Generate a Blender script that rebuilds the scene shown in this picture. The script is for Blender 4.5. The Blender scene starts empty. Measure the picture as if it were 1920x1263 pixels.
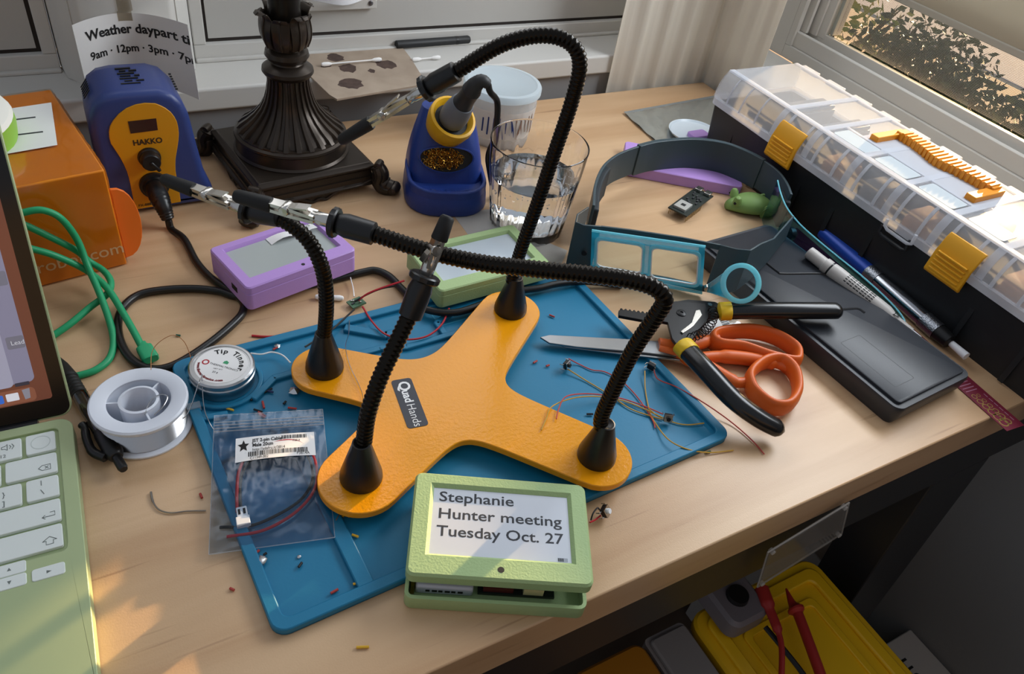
"""Electronics workbench by a window: helping hands, soldering gear, laptop, organiser. Units in the tables are centimetres."""
import bpy, bmesh, math, random
from mathutils import Vector, Matrix
random.seed(7)
S = 0.01
sc = bpy.context.scene
COL = sc.collection
PI = math.pi

# ------------------------------------------------------------------ camera
cam = bpy.data.objects.new('camera', bpy.data.cameras.new('camera'))
COL.objects.link(cam)
cam.data.sensor_width = 36.0
cam.data.lens = 27.0562
cam.data.clip_start = 0.01
cam.data.clip_end = 200
cam.matrix_world = Matrix.Translation((0, 0, 42.0 * S)) @ Matrix(((0.871250,0.227045,-0.435172),(-0.471794,0.631949,-0.614859),(0.135406,0.741007,0.657704))).to_4x4()
sc.camera = cam
# ------------------------------------------------------------------ light
w = bpy.data.worlds.new('sky'); sc.world = w; w.use_nodes = True
bg = w.node_tree.nodes['Background']
bg.inputs[0].default_value = (0.80, 0.88, 1.0, 1)
bg.inputs[1].default_value = 0.42
sun = bpy.data.objects.new('sun', bpy.data.lights.new('sun', 'SUN'))
COL.objects.link(sun)
sun.data.energy = 20.0
sun.data.color = (1.0, 0.62, 0.30)
sun.data.angle = math.radians(0.9)
SUN_AZ, SUN_EL = math.radians(22.5), math.radians(8.0)
sd = Vector((math.cos(SUN_AZ) * math.cos(SUN_EL), math.sin(SUN_AZ) * math.cos(SUN_EL), math.sin(SUN_EL)))
sun.rotation_euler = sd.to_track_quat('Z', 'Y').to_euler()
sun.location = (3, 2, 2)
def area(name, loc, look, sx, sy, e, col):
    o = bpy.data.objects.new(name, bpy.data.lights.new(name, 'AREA')); COL.objects.link(o)
    o.data.shape = 'RECTANGLE'; o.data.size = sx * S; o.data.size_y = sy * S; o.data.energy = e; o.data.color = col
    o.location = Vector(loc) * S
    o.rotation_euler = (Vector(loc) - Vector(look)).to_track_quat('Z', 'Y').to_euler()
    return o
area('window_light', (91.9, 41, 46), (0, 41, 40), 54, 54, 11.0, (0.88, 0.94, 1.0))
area('back_window_light', (36, 86, 50), (34, 0, 36), 90, 60, 4.0, (0.92, 0.95, 1.0))
sc.view_settings.view_transform = 'Standard'
sc.view_settings.look = 'None'
sc.view_settings.gamma = 1.0
sc.view_settings.use_curve_mapping = False
sc.view_settings.exposure = 0.0

# ------------------------------------------------------------------ materials
def lin(h):
    if isinstance(h, (tuple, list)): return tuple(h[:3])
    h = h.lstrip('#'); c = [int(h[i:i + 2], 16) / 255 for i in (0, 2, 4)]
    return tuple(x / 12.92 if x <= .04045 else ((x + .055) / 1.055) ** 2.4 for x in c)
MATS = {}
def mat(name, col, rough=.5, metal=0, spec=.5, bump=None, var=None, trans=0, ior=1.45, coat=0, emit=0, stretch=(1, 1, 1)):
    if name in MATS: return MATS[name]
    m = bpy.data.materials.new(name); m.use_nodes = True; MATS[name] = m
    nt = m.node_tree; b = nt.nodes['Principled BSDF']
    c = lin(col)
    b.inputs['Base Color'].default_value = (*c, 1)
    b.inputs['Roughness'].default_value = rough
    b.inputs['Metallic'].default_value = metal
    b.inputs['Specular IOR Level'].default_value = spec
    b.inputs['IOR'].default_value = ior
    b.inputs['Transmission Weight'].default_value = trans
    b.inputs['Coat Weight'].default_value = coat
    if emit:
        b.inputs['Emission Color'].default_value = (*c, 1); b.inputs['Emission Strength'].default_value = emit
    if bump or var:
        tc = nt.nodes.new('ShaderNodeTexCoord'); mp = nt.nodes.new('ShaderNodeMapping'); mp.inputs['Scale'].default_value = stretch
        nt.links.new(tc.outputs['Object'], mp.inputs[0])
    if bump:
        n = nt.nodes.new('ShaderNodeTexNoise'); n.inputs['Scale'].default_value = bump[0]; n.inputs['Detail'].default_value = 3
        nt.links.new(mp.outputs[0], n.inputs[0])
        bp = nt.nodes.new('ShaderNodeBump'); bp.inputs['Strength'].default_value = bump[1]; bp.inputs['Distance'].default_value = bump[2] if len(bump) > 2 else .001
        nt.links.new(n.outputs[0], bp.inputs['Height']); nt.links.new(bp.outputs[0], b.inputs['Normal'])
    if var:
        n = nt.nodes.new('ShaderNodeTexNoise'); n.inputs['Scale'].default_value = var[1]; n.inputs['Detail'].default_value = 4
        nt.links.new(mp.outputs[0], n.inputs[0])
        r = nt.nodes.new('ShaderNodeValToRGB'); r.color_ramp.elements[0].position = .35; r.color_ramp.elements[1].position = .65
        r.color_ramp.elements[0].color = (*c, 1); r.color_ramp.elements[1].color = (*lin(var[0]), 1)
        nt.links.new(n.outputs[0], r.inputs[0]); nt.links.new(r.outputs[0], b.inputs['Base Color'])
    return m
def frosted(name, col, alpha=.5, rough=.3, transl=.4, spec=.5):
    """thin translucent plastic: part see-through, part scattering"""
    if name in MATS: return MATS[name]
    m = mat(name, col, rough, spec=spec); nt = m.node_tree
    b = nt.nodes['Principled BSDF']; out = nt.nodes['Material Output']
    t = nt.nodes.new('ShaderNodeBsdfTranslucent'); t.inputs[0].default_value = (*lin(col), 1)
    tr = nt.nodes.new('ShaderNodeBsdfTransparent')
    a = nt.nodes.new('ShaderNodeMixShader'); a.inputs[0].default_value = transl
    nt.links.new(b.outputs[0], a.inputs[1]); nt.links.new(t.outputs[0], a.inputs[2])
    k = nt.nodes.new('ShaderNodeMixShader'); k.inputs[0].default_value = alpha
    nt.links.new(tr.outputs[0], k.inputs[1]); nt.links.new(a.outputs[0], k.inputs[2])
    nt.links.new(k.outputs[0], out.inputs[0])
    return m
def film(name, tint, rough=.05, refl=.10, ir=1.45):
    """clear film / pane: transparent with a fresnel gloss"""
    if name in MATS: return MATS[name]
    m = bpy.data.materials.new(name); m.use_nodes = True; MATS[name] = m
    nt = m.node_tree; nt.nodes.remove(nt.nodes['Principled BSDF']); out = nt.nodes['Material Output']
    tr = nt.nodes.new('ShaderNodeBsdfTransparent'); tr.inputs[0].default_value = (*lin(tint), 1)
    g = nt.nodes.new('ShaderNodeBsdfGlossy'); g.inputs['Roughness'].default_value = rough
    f = nt.nodes.new("ShaderNodeLayerWeight"); f.inputs[0].default_value = .5; pw = nt.nodes.new("ShaderNodeMath"); pw.operation = "POWER"; pw.inputs[1].default_value = 4.0; nt.links.new(f.outputs["Facing"], pw.inputs[0])
    mt = nt.nodes.new('ShaderNodeMath'); mt.operation = 'ADD'; mt.inputs[1].default_value = refl
    nt.links.new(pw.outputs[0], mt.inputs[0])
    k = nt.nodes.new('ShaderNodeMixShader'); nt.links.new(mt.outputs[0], k.inputs[0])
    nt.links.new(tr.outputs[0], k.inputs[1]); nt.links.new(g.outputs[0], k.inputs[2]); nt.links.new(k.outputs[0], out.inputs[0])
    return m
def wood(name, c1, c2, c3, rough=.35):
    if name in MATS: return MATS[name]
    m = mat(name, c1, rough, spec=.5); nt = m.node_tree; b = nt.nodes['Principled BSDF']
    N = nt.nodes.new; Lk = nt.links.new
    tc = N('ShaderNodeTexCoord'); mp = N('ShaderNodeMapping'); mp.inputs['Scale'].default_value = (1.2, 14, 14); mp.inputs['Rotation'].default_value = (0, 0, .05)
    Lk(tc.outputs['Object'], mp.inputs[0])
    n1 = N('ShaderNodeTexNoise'); n1.inputs['Scale'].default_value = 2.2; n1.inputs['Detail'].default_value = 6; n1.inputs['Distortion'].default_value = .6
    Lk(mp.outputs[0], n1.inputs[0])
    r1 = N('ShaderNodeValToRGB'); r1.color_ramp.elements[0].position = .3; r1.color_ramp.elements[1].position = .72
    r1.color_ramp.elements[0].color = (*lin(c2), 1); r1.color_ramp.elements[1].color = (*lin(c1), 1); Lk(n1.outputs[0], r1.inputs[0])
    mp2 = N('ShaderNodeMapping'); mp2.inputs['Scale'].default_value = (5, 120, 60); mp2.inputs['Rotation'].default_value = (0, 0, .12); Lk(tc.outputs['Object'], mp2.inputs[0])
    n2 = N('ShaderNodeTexNoise'); n2.inputs['Scale'].default_value = 1.4; n2.inputs['Detail'].default_value = 3; Lk(mp2.outputs[0], n2.inputs[0])
    r2 = N('ShaderNodeValToRGB'); r2.color_ramp.elements[0].position = .66; r2.color_ramp.elements[1].position = .76
    r2.color_ramp.elements[0].color = (0, 0, 0, 1); r2.color_ramp.elements[1].color = (.55, .55, .55, 1); Lk(n2.outputs[0], r2.inputs[0])
    mx = N('ShaderNodeMix'); mx.data_type = 'RGBA'; Lk(r2.outputs[0], mx.inputs[0]); Lk(r1.outputs[0], mx.inputs[6]); mx.inputs[7].default_value = (*lin(c3), 1)
    Lk(mx.outputs[2], b.inputs['Base Color'])
    n3 = N('ShaderNodeTexNoise'); n3.inputs['Scale'].default_value = 900; Lk(tc.outputs['Object'], n3.inputs[0])
    bp = N('ShaderNodeBump'); bp.inputs['Strength'].default_value = .12; bp.inputs['Distance'].default_value = .0005
    Lk(n3.outputs[0], bp.inputs['Height']); Lk(bp.outputs[0], b.inputs['Normal'])
    return m
black = mat('black_plastic', '#151516', .35)
blackm = mat('matt_black_rubber', '#121212', .6)
chrome = mat('nickel', '#c9c6c0', .22, 1)
white = mat('white_plastic', '#e8eaee', .4)
paper = mat('white_paper', '#ecebea', .8)
ink = mat('black_ink', '#101012', .6)
purple = mat('lilac_print', '#b690d4', .42, bump=(900, .08))
green = mat('sage_print', '#a2bb84', .5, bump=(700, .35, .0006))
redw = mat('red_insulation', '#b5202c', .4)
blackw = mat('black_insulation', '#161618', .4)
yelw = mat('yellow_insulation', '#d9a52a', .4)
silver = mat('solder_metal', '#b9b9bb', .25, 1)

# ------------------------------------------------------------------ mesh helpers
XF = {}
def thing(name, label, cat, loc=(0, 0, 0), rz=0, group=None, rot=None):
    o = bpy.data.objects.new(name, None); COL.objects.link(o)
    o.empty_display_size = .02
    R = rot if rot is not None else Matrix.Rotation(rz, 3, 'Z')
    o.location = Vector(loc) * S; o.rotation_euler = R.to_euler()
    XF[o.name] = (Vector(loc), R)
    o['label'] = label; o['category'] = cat
    if group: o['group'] = group
    return o
def tag(o, label, cat, group=None, kind=None):
    if label: o['label'] = label
    if cat: o['category'] = cat
    if group: o['group'] = group
    if kind: o['kind'] = kind
    return o
def rrect(w, h, r, n=5, cx=0, cy=0):
    r = min(r, w / 2 - 1e-4, h / 2 - 1e-4); out = []
    for (sx, sy, a0) in ((1, 1, 0), (-1, 1, 90), (-1, -1, 180), (1, -1, 270)):
        for i in range(n + 1):
            a = math.radians(a0 + 90 * i / n)
            out.append((cx + sx * (w / 2 - r) + r * math.cos(a), cy + sy * (h / 2 - r) + r * math.sin(a)))
    return out
def circ(r, n=24, cx=0, cy=0): return [(cx + r * math.cos(2 * PI * i / n), cy + r * math.sin(2 * PI * i / n)) for i in range(n)]
def spline(pts, n=8, closed=False):
    P = [Vector(p) for p in pts]; out = []
    L = len(P); rng = range(L if closed else L - 1)
    for i in rng:
        if closed: a, b, c, d = P[i - 1], P[i], P[(i + 1) % L], P[(i + 2) % L]
        else: b, c = P[i], P[i + 1]; a = P[i - 1] if i else b * 2 - c; d = P[i + 2] if i + 2 < L else c * 2 - b
        for k in range(n):
            t = k / n
            out.append(.5 * ((2 * b) + (c - a) * t + (2 * a - 5 * b + 4 * c - d) * t * t + (3 * b - a - 3 * c + d) * t ** 3))
    if not closed: out.append(P[-1])
    return out
def resample(pts, step):
    P = [Vector(p) for p in pts]; out = [P[0]]; acc = 0
    for i in range(len(P) - 1):
        a, b = P[i], P[i + 1]; l = (b - a).length
        if l < 1e-9: continue
        d = step - acc
        while d <= l: out.append(a.lerp(b, d / l)); d += step
        acc = l - (d - step)
    return out
def frames(P):
    P = [Vector(p) for p in P]; T = []
    for i in range(len(P)):
        t = P[min(i + 1, len(P) - 1)] - P[max(i - 1, 0)]; T.append(t.normalized() if t.length > 1e-9 else Vector((0, 0, 1)))
    u = T[0].orthogonal().normalized(); out = []
    for t in T:
        u = (u - t * u.dot(t)); u = u.normalized() if u.length > 1e-6 else t.orthogonal().normalized()
        out.append((u.copy(), t.cross(u)))
    return out
class MB:
    def __init__(s): s.v = []; s.f = []
    def add(s, v, f):
        k = len(s.v); s.v += [tuple(x) for x in v]; s.f += [tuple(i + k for i in q) for q in f]; return s
    def box(s, x0, x1, y0, y1, z0, z1):
        return s.add([(x0, y0, z0), (x1, y0, z0), (x1, y1, z0), (x0, y1, z0), (x0, y0, z1), (x1, y0, z1), (x1, y1, z1), (x0, y1, z1)],
                     [(3, 2, 1, 0), (4, 5, 6, 7), (0, 1, 5, 4), (1, 2, 6, 5), (2, 3, 7, 6), (3, 0, 4, 7)])
    def loft(s, rings, caps=True, closed=True):
        n = len(rings[0]); v = [p for r in rings for p in r]; f = []
        for j in range(len(rings) - 1):
            for i in range(n if closed else n - 1):
                a, b = j * n + i, j * n + (i + 1) % n
                f.append((a, b, b + n, a + n))
        if caps: f.append(tuple(range(n))[::-1]); f.append(tuple(range((len(rings) - 1) * n, len(rings) * n)))
        return s.add(v, f)
    def prism(s, poly, z0, z1, ch=0):
        if not ch: return s.loft([[(x, y, z0) for x, y in poly], [(x, y, z1) for x, y in poly]])
        ip = inset(poly, ch)
        return s.loft([[(x, y, z0) for x, y in ip], [(x, y, z0 + ch) for x, y in poly], [(x, y, z1 - ch) for x, y in poly], [(x, y, z1) for x, y in ip]])
    def ring(s, o, i, z0, z1):
        return s.loft([[(x, y, z0) for x, y in o], [(x, y, z1) for x, y in o], [(x, y, z1) for x, y in i], [(x, y, z0) for x, y in i], [(x, y, z0) for x, y in o]], caps=False)
    def lathe(s, prof, n=32, c=(0, 0, 0), caps=True):
        return s.loft([[(c[0] + r * math.cos(2 * PI * i / n), c[1] + r * math.sin(2 * PI * i / n), c[2] + z) for i in range(n)] for r, z in prof], caps)
    def lathe_dir(s, prof, o, d, n=24, caps=True):
        d = Vector(d).normalized(); u = d.orthogonal().normalized(); w_ = d.cross(u); o = Vector(o)
        return s.loft([[o + d * z + (u * math.cos(2 * PI * i / n) + w_ * math.sin(2 * PI * i / n)) * r for i in range(n)] for r, z in prof], caps)
    def tube(s, path, r, n=8, caps=True):
        P = [Vector(p) for p in path]; fr = frames(P)
        R = r if isinstance(r, (list, tuple)) else [r] * len(P)
        return s.loft([[p + (u * math.cos(2 * PI * i / n) + b * math.sin(2 * PI * i / n)) * q for i in range(n)] for p, (u, b), q in zip(P, fr, R)], caps)
    def obox(s, o, ax, ay, az, sx, sy, sz):
        o = Vector(o); ax, ay, az = Vector(ax).normalized(), Vector(ay).normalized(), Vector(az).normalized()
        v = [o + ax * (x * sx) + ay * (y * sy) + az * (z * sz) for z in (-.5, .5) for x, y in ((-.5, -.5), (.5, -.5), (.5, .5), (-.5, .5))]
        return s.add(v, [(3, 2, 1, 0), (4, 5, 6, 7), (0, 1, 5, 4), (1, 2, 6, 5), (2, 3, 7, 6), (3, 0, 4, 7)])
    def map(s, fn): s.v = [tuple(fn(Vector(p))) for p in s.v]; return s
    def sheet(s, grid, th=0.02):
        """grid of points (rows of columns) made into a sheet with thickness along normals"""
        R, Cn = len(grid), len(grid[0]); G = [[Vector(p) for p in r] for r in grid]; top = []; bot = []
        for i in range(R):
            for j in range(Cn):
                a = G[min(i + 1, R - 1)][j] - G[max(i - 1, 0)][j]; b = G[i][min(j + 1, Cn - 1)] - G[i][max(j - 1, 0)]
                n = b.cross(a); n = n.normalized() if n.length > 1e-9 else Vector((0, 0, 1))
                top.append(G[i][j] + n * th / 2); bot.append(G[i][j] - n * th / 2)
        N = R * Cn; f = []
        for i in range(R - 1):
            for j in range(Cn - 1):
                q = (i * Cn + j, i * Cn + j + 1, (i + 1) * Cn + j + 1, (i + 1) * Cn + j); f.append(q); f.append(tuple(x + N for x in q[::-1]))
        edge = [j for j in range(Cn)] + [i * Cn + Cn - 1 for i in range(1, R)] + [(R - 1) * Cn + j for j in range(Cn - 2, -1, -1)] + [i * Cn for i in range(R - 2, 0, -1)]
        for a, b in zip(edge, edge[1:] + edge[:1]): f.append((b, a, a + N, b + N))
        return s.add(top + bot, f)
    def build(s, name, m, parent=None, world=False, bevel=0, seg=2, smooth=38, label=None, sub=0):
        v = [Vector(p) for p in s.v]
        if parent is not None:
            loc, R = XF[parent.name]
            if world: Ri = R.transposed(); v = [Ri @ (p - loc) for p in v]
        else:
            xs = [p.x for p in v]; ys = [p.y for p in v]; zs = [p.z for p in v]
            loc = Vector(((min(xs) + max(xs)) / 2, (min(ys) + max(ys)) / 2, min(zs))); R = Matrix.Identity(3)
            v = [p - loc for p in v]
        me = bpy.data.meshes.new(name); me.from_pydata([p * S for p in v], [], s.f); me.validate(); me.update()
        bm = bmesh.new(); bm.from_mesh(me); bmesh.ops.recalc_face_normals(bm, faces=bm.faces); bm.to_mesh(me); bm.free()
        if smooth:
            for p in me.polygons: p.use_smooth = True
            me.set_sharp_from_angle(angle=math.radians(smooth))
        me.materials.append(m)
        o = bpy.data.objects.new(name, me); COL.objects.link(o)
        if parent is not None: o.parent = parent; XF[o.name] = XF[parent.name]
        else: o.location = loc * S; XF[o.name] = (loc, R)
        if bevel:
            b = o.modifiers.new('bevel', 'BEVEL'); b.width = bevel * S; b.segments = seg; b.limit_method = 'ANGLE'; b.angle_limit = math.radians(35)
        if sub:
            b = o.modifiers.new('sub', 'SUBSURF'); b.levels = sub; b.render_levels = sub
        if label: o['label'] = label
        return o
def inset(poly, d):
    n = len(poly); out = []
    A = sum(poly[i][0] * poly[(i + 1) % n][1] - poly[(i + 1) % n][0] * poly[i][1] for i in range(n)); sg = 1 if A > 0 else -1
    for i in range(n):
        p0, p, p1 = Vector(poly[i - 1]), Vector(poly[i]), Vector(poly[(i + 1) % n])
        a = (p - p0).normalized(); b = (p1 - p).normalized()
        na = Vector((-a.y, a.x)) * sg; nb = Vector((-b.y, b.x)) * sg; h = na + nb
        k = h.dot(na); h = h * (d / k) if abs(k) > .2 else na * d
        out.append((p.x + h.x, p.y + h.y))
    return out
def text(name, body, size, fn, m, parent, world=False, bold=0, align='LEFT', label=None):
    cu = bpy.data.curves.new('t', 'FONT'); cu.body = body; cu.size = size; cu.offset = bold; cu.align_x = align; cu.resolution_u = 3
    o = bpy.data.objects.new('t', cu); COL.objects.link(o)
    dg = bpy.context.evaluated_depsgraph_get(); me = bpy.data.meshes.new_from_object(o.evaluated_get(dg))
    b = MB(); b.v = [tuple(fn(p.co.x, p.co.y)) for p in me.vertices]; b.f = [tuple(p.vertices) for p in me.polygons]
    bpy.data.objects.remove(o); bpy.data.curves.remove(cu); bpy.data.meshes.remove(me)
    return b.build(name, m, parent, world=world, smooth=0, label=label)
def textw(body):
    cu = bpy.data.curves.new('t', 'FONT'); cu.body = body; cu.size = 1; o = bpy.data.objects.new('t', cu); COL.objects.link(o)
    me = bpy.data.meshes.new_from_object(o.evaluated_get(bpy.context.evaluated_depsgraph_get())); wd = max(v.co.x for v in me.vertices)
    bpy.data.objects.remove(o); bpy.data.curves.remove(cu); bpy.data.meshes.remove(me); return wd
def plane_fn(o, xd, yd, lift=.01):
    o, xd, yd = Vector(o), Vector(xd).normalized(), Vector(yd).normalized(); n = xd.cross(yd).normalized()
    return lambda x, y: o + xd * x + yd * y + n * lift
def struct(o): o['kind'] = 'structure'; return o

# ================================================================== the setting
wallwhite = mat('white_trim_paint', '#c9c7c2', .45, bump=(60, .05))
panew = mat('white_window_panel', '#b9b7b2', .5)
gasket = mat('dark_gasket', '#2b2420', .7)
wallgrey = mat('grey_wall_paint', '#8f8d8c', .8)
struct(MB().box(-70, 93, 80.8, 90, -75, 1.9).build('wall_back', wallgrey))
struct(MB().box(89, 91, -60, 80.8, -75, 1.9).build('wall_right', mat('dim_wall_paint', '#8a8a8a', .8)))
struct(MB().box(-190, 91, -230, 80.8, -78, -75).build('floor', mat('dark_floor', '#6a5c50', .6, var=('#5a4c40', 9))))
struct(MB().box(-190, 97, -236, -230, -75, 170).build('wall_front', mat('room_paint', '#8d867e', .85)))
struct(MB().box(91, 97, -230, -60, -75, 110).build('wall_side', wallwhite))
sill = struct(MB().box(-70, 91, 80, 88, 1.9, 4.4).build('trim_1', wallwhite, bevel=.3, seg=3))
struct(MB().box(82, 91, -60, 79.95, 1.9, 4.4).build('trim_2', wallwhite, bevel=.3, seg=3))
# post between the two back windows
post = [(0.3, 88), (0.7, 84.8), (2.6, 82.2), (3.0, 82.0), (10.6, 82.0), (11.0, 82.2), (12.9, 84.8), (13.3, 88)]
p3 = struct(MB().prism(post, 4.4, 70).build('trim_3', wallwhite, bevel=.12))
MB().prism([(1.2, 84.2), (2.1, 82.7), (2.25, 82.8), (1.35, 84.3)], 4.4, 70).build('bead', wallwhite, p3, world=True)
MB().prism([(12.4, 84.2), (11.5, 82.7), (11.35, 82.8), (12.25, 84.3)], 4.4, 70).build('bead', wallwhite, p3, world=True)
def back_window(n, x0, x1):
    f = MB(); f.box(x0, x1, 86.8, 88.4, 4.4, 6.15)
    st = 1.3
    f.box(x0, x0 + st, 86.8, 88.4, 6.15, 70).box(x1 - st, x1, 86.8, 88.4, 6.15, 70)
    w_ = struct(f.build('window_%d' % n, wallwhite, bevel=.12))
    MB().box(x0 + st + .4, x1 - st - .4, 87.5, 88.2, 6.55, 70).build('pane', panew, w_, world=True)
    g = MB(); g.box(x0 + st, x1 - st, 87.6, 88, 6.15, 6.55).box(x0 + st, x0 + st + .4, 87.6, 88, 6.55, 70).box(x1 - st - .4, x1 - st, 87.6, 88, 6.55, 70)
    g.build('gasket', gasket, w_, world=True)
    MB().box(x0, x1, 86.2, 86.8, 4.4, 4.75).build('sill_bead', wallwhite, w_, world=True, bevel=.1)
    return w_
back_window(1, -45, .3)
wb = back_window(2, 13.3, 88)
lk = MB().box(25.5, 34, 86.7, 87.5, 9.2, 13.5).build('lock_plate', wallwhite, wb, world=True, bevel=.15)
MB().lathe_dir([(.0, 0), (.28, .02), (.28, .1), (.2, .14), (0, .14)], (33.2, 86.7, 9.9), (0, -1, 0), 14).build('screw', mat('screw_steel', '#77767a', .3, 1), lk, world=True)
MB().loft([[(26 + 6.4 * t, 86.4 - 1.3 * math.sin(PI * t) + dy, 10.35 + .5 * abs(t - .55) + dz) for dy, dz in ((-.3, 0), (.2, 0), (.2, .9), (-.3, .9))] for t in [i / 10 for i in range(11)]]).build('lever', white, lk, world=True, bevel=.12)
# right hand window: stepped rail, jamb, screen, roller shade
f = MB().box(91, 92.2, 12, 75.4, 4.4, 6.2).box(91.4, 92.2, 12, 75.4, 6.2, 8.2).box(92.2, 94.4, 12, 75.4, 4.4, 7.6).box(93.6, 94.4, 12, 75.4, 7.6, 8.8)
w3 = struct(f.build('window_3', wallwhite, bevel=.08))
j = MB()
for (x0, x1, y0, y1) in ((91, 91.8, 74.4, 75.4), (91.8, 92.2, 74.8, 75.4), (92.2, 92.7, 73.6, 75.4), (92.7, 93.1, 74.6, 75.4), (93.1, 93.5, 72.6, 75.4), (93.5, 94.4, 71.4, 75.4)):
    j.box(x0, x1, y0, y1, 8.2 if x0 > 92 else 6.2, 70)
j.build('jamb', wallwhite, w3, world=True, bevel=.06)
MB().box(94.4, 96, 70.9, 75.4, 8.8, 70).build('jamb', wallwhite, w3, world=True, bevel=.06)
MB().box(93.9, 94.1, 12, 71.4, 8.8, 70).build('pane', film('window_glass', '#f4f8f8', .02, .0), w3, world=True)
def screen_mat():
    m = bpy.data.materials.new('insect_screen'); m.use_nodes = True; nt = m.node_tree; N = nt.nodes.new; Lk = nt.links.new
    b = nt.nodes['Principled BSDF']; b.inputs['Base Color'].default_value = (.35, .36, .38, 1); out = nt.nodes['Material Output']
    tc = N('ShaderNodeTexCoord'); sp = N('ShaderNodeSeparateXYZ'); Lk(tc.outputs['Object'], sp.inputs[0]); o = []
    for ax in (1, 2):
        a = N('ShaderNodeMath'); a.operation = 'MULTIPLY'; a.inputs[1].default_value = 620; Lk(sp.outputs[ax], a.inputs[0])
        fr = N('ShaderNodeMath'); fr.operation = 'FRACT'; Lk(a.outputs[0], fr.inputs[0])
        l = N('ShaderNodeMath'); l.operation = 'LESS_THAN'; l.inputs[1].default_value = .13; Lk(fr.outputs[0], l.inputs[0]); o.append(l)
    mx = N('ShaderNodeMath'); mx.operation = 'MAXIMUM'; Lk(o[0].outputs[0], mx.inputs[0]); Lk(o[1].outputs[0], mx.inputs[1])
    tr = N('ShaderNodeBsdfTransparent'); k = N('ShaderNodeMixShader'); Lk(mx.outputs[0], k.inputs[0]); Lk(tr.outputs[0], k.inputs[1]); Lk(b.outputs[0], k.inputs[2]); Lk(k.outputs[0], out.inputs[0])
    return m
MB().box(95.0, 95.03, 12, 70.9, 8.8, 70).build('insect_screen', screen_mat(), w3, world=True)
wr = MB().box(91, 97, 75.4, 86.8, 4.4, 110).box(91, 97, -60, 12, 4.4, 110)
struct(wr.build('trim_4', wallwhite))
struct(MB().box(88, 97, 86.8, 90, 4.4, 110).build('trim_7', wallwhite))
struct(MB().box(91, 97, 12, 75.4, 70, 110).build('trim_5', wallwhite))
struct(MB().box(-70, 91, 86.8, 90, 70, 110).build('trim_6', wallwhite))
sh = thing('roller_shade', 'grey beige roller shade drawn most of the way down the right window', 'window shade', (92.6, 44, 16.5))
MB().box(92.5, 92.62, 14, 70, 17.3, 70).build('fabric', frosted('shade_fabric', '#a29d90', .985, .9, .25, .1), sh, world=True)
MB().box(92.35, 92.77, 14, 70, 16.5, 17.35).build('hem_bar', mat('shade_hem', '#a39e92', .8), sh, world=True, bevel=.15)
MB().lathe_dir([(1.6, 0), (1.6, 56)], (92.6, 14, 70.5), (0, 1, 0), 20).build('roller_tube', white, sh, world=True)

# curtain gathered in the corner
cu = []
base = spline([(64.3, 79.3), (70, 79.35), (75, 79.3), (79.6, 79.2), (81.15, 77.2), (81.25, 73.2), (81.3, 69.6)], 14)
for k, z in enumerate((-30, -10, 4, 16, 30, 48, 68)):
    row = []
    for i, p in enumerate(base):
        t = i / (len(base) - 1); a = (.42 * math.sin(t * 47 + .3 * math.sin(k)) + .16 * math.sin(t * 101 + k * .4)) * (1 if t < .6 else .55)
        q = base[min(i + 1, len(base) - 1)] - base[max(i - 1, 0)]; n = Vector((-q.y, q.x)).normalized()
        fl = max(-.0, (z - 4)) * .012 * (t - .15)
        row.append((p.x + n.x * a * .9 + fl * 1.0, p.y + n.y * a, z))
    cu.append(row)
cur = MB().sheet(cu, .06).build('curtain', frosted('curtain_linen', '#efe9de', .96, .9, .45, .1), smooth=80)
tag(cur, 'white linen curtain hanging in folds in the corner beside the window', 'curtain')

# ------------------------------------------------------------------ outdoors
grd = MB().box(97.5, 2600, -900, 2000, -172, -170).build('ground', mat('dry_lawn', '#f0dcc8', .95, var=('#d8b898', .8)))
grd['kind'] = 'structure'
rd = MB().box(700, 1050, -900, 2000, -170, -169).build('road', mat('asphalt', '#b4b6cc', .9)); rd['kind'] = 'structure'
def shrub(name, label, c, rad, n, cols, leaf, seed, group=None, cat='shrub'):
    rg = random.Random(seed); t = thing(name, label, cat, (c[0], c[1], c[2] - rad[2]), group=group)
    for k, col in enumerate(cols):
        b = MB()
        for i in range(n // len(cols)):
            d = Vector((rg.gauss(0, 1), rg.gauss(0, 1), rg.gauss(0, 1))).normalized() * (.35 + .65 * rg.random() ** .6) * (1 + .18 * math.sin(i * .37))
            p = Vector(c) + Vector((d.x * rad[0], d.y * rad[1], d.z * rad[2]))
            if p.z < -169: continue
            u = Vector((rg.gauss(0, 1), rg.gauss(0, 1), rg.gauss(0, 1))).normalized(); v = u.orthogonal().normalized(); l = leaf * (.7 + .6 * rg.random())
            nrm = u.cross(v)
            b.add([p - u * l, p + v * l * .45 + nrm * l * .12, p + u * l, p - v * l * .45 + nrm * l * .12], [(0, 1, 2), (0, 2, 3)])
        b.build('foliage', mat('leaf_' + col.strip('#'), col, .5), t, world=True, smooth=0)
    b = MB()
    for i in range(5):
        a = rg.random() * 6.28
        b.tube([(c[0], c[1], -170), (c[0] + math.cos(a) * rad[0] * .3, c[1] + math.sin(a) * rad[1] * .3, c[2] - rad[2] * .3), (c[0] + math.cos(a) * rad[0] * .7, c[1] + math.sin(a) * rad[1] * .7, c[2] + rad[2] * .4)], [1.4, 1.0, .3], 6)
    b.build('stem', mat('bark', '#4a3a2c', .9), t, world=True)
dk = ['#2f3d22', '#3d4a2a', '#23301c']
shrub('shrub', 'dark green shrub outside at the right end of the window', (214, 84, -72), (40, 33, 50), 24000, dk, 1.7, 1, 'shrubs outside the window')
shrub('shrub', 'dark green shrub outside behind the middle of the window', (244, 148, -82), (40, 30, 52), 24000, dk, 1.8, 2, 'shrubs outside the window')
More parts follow.
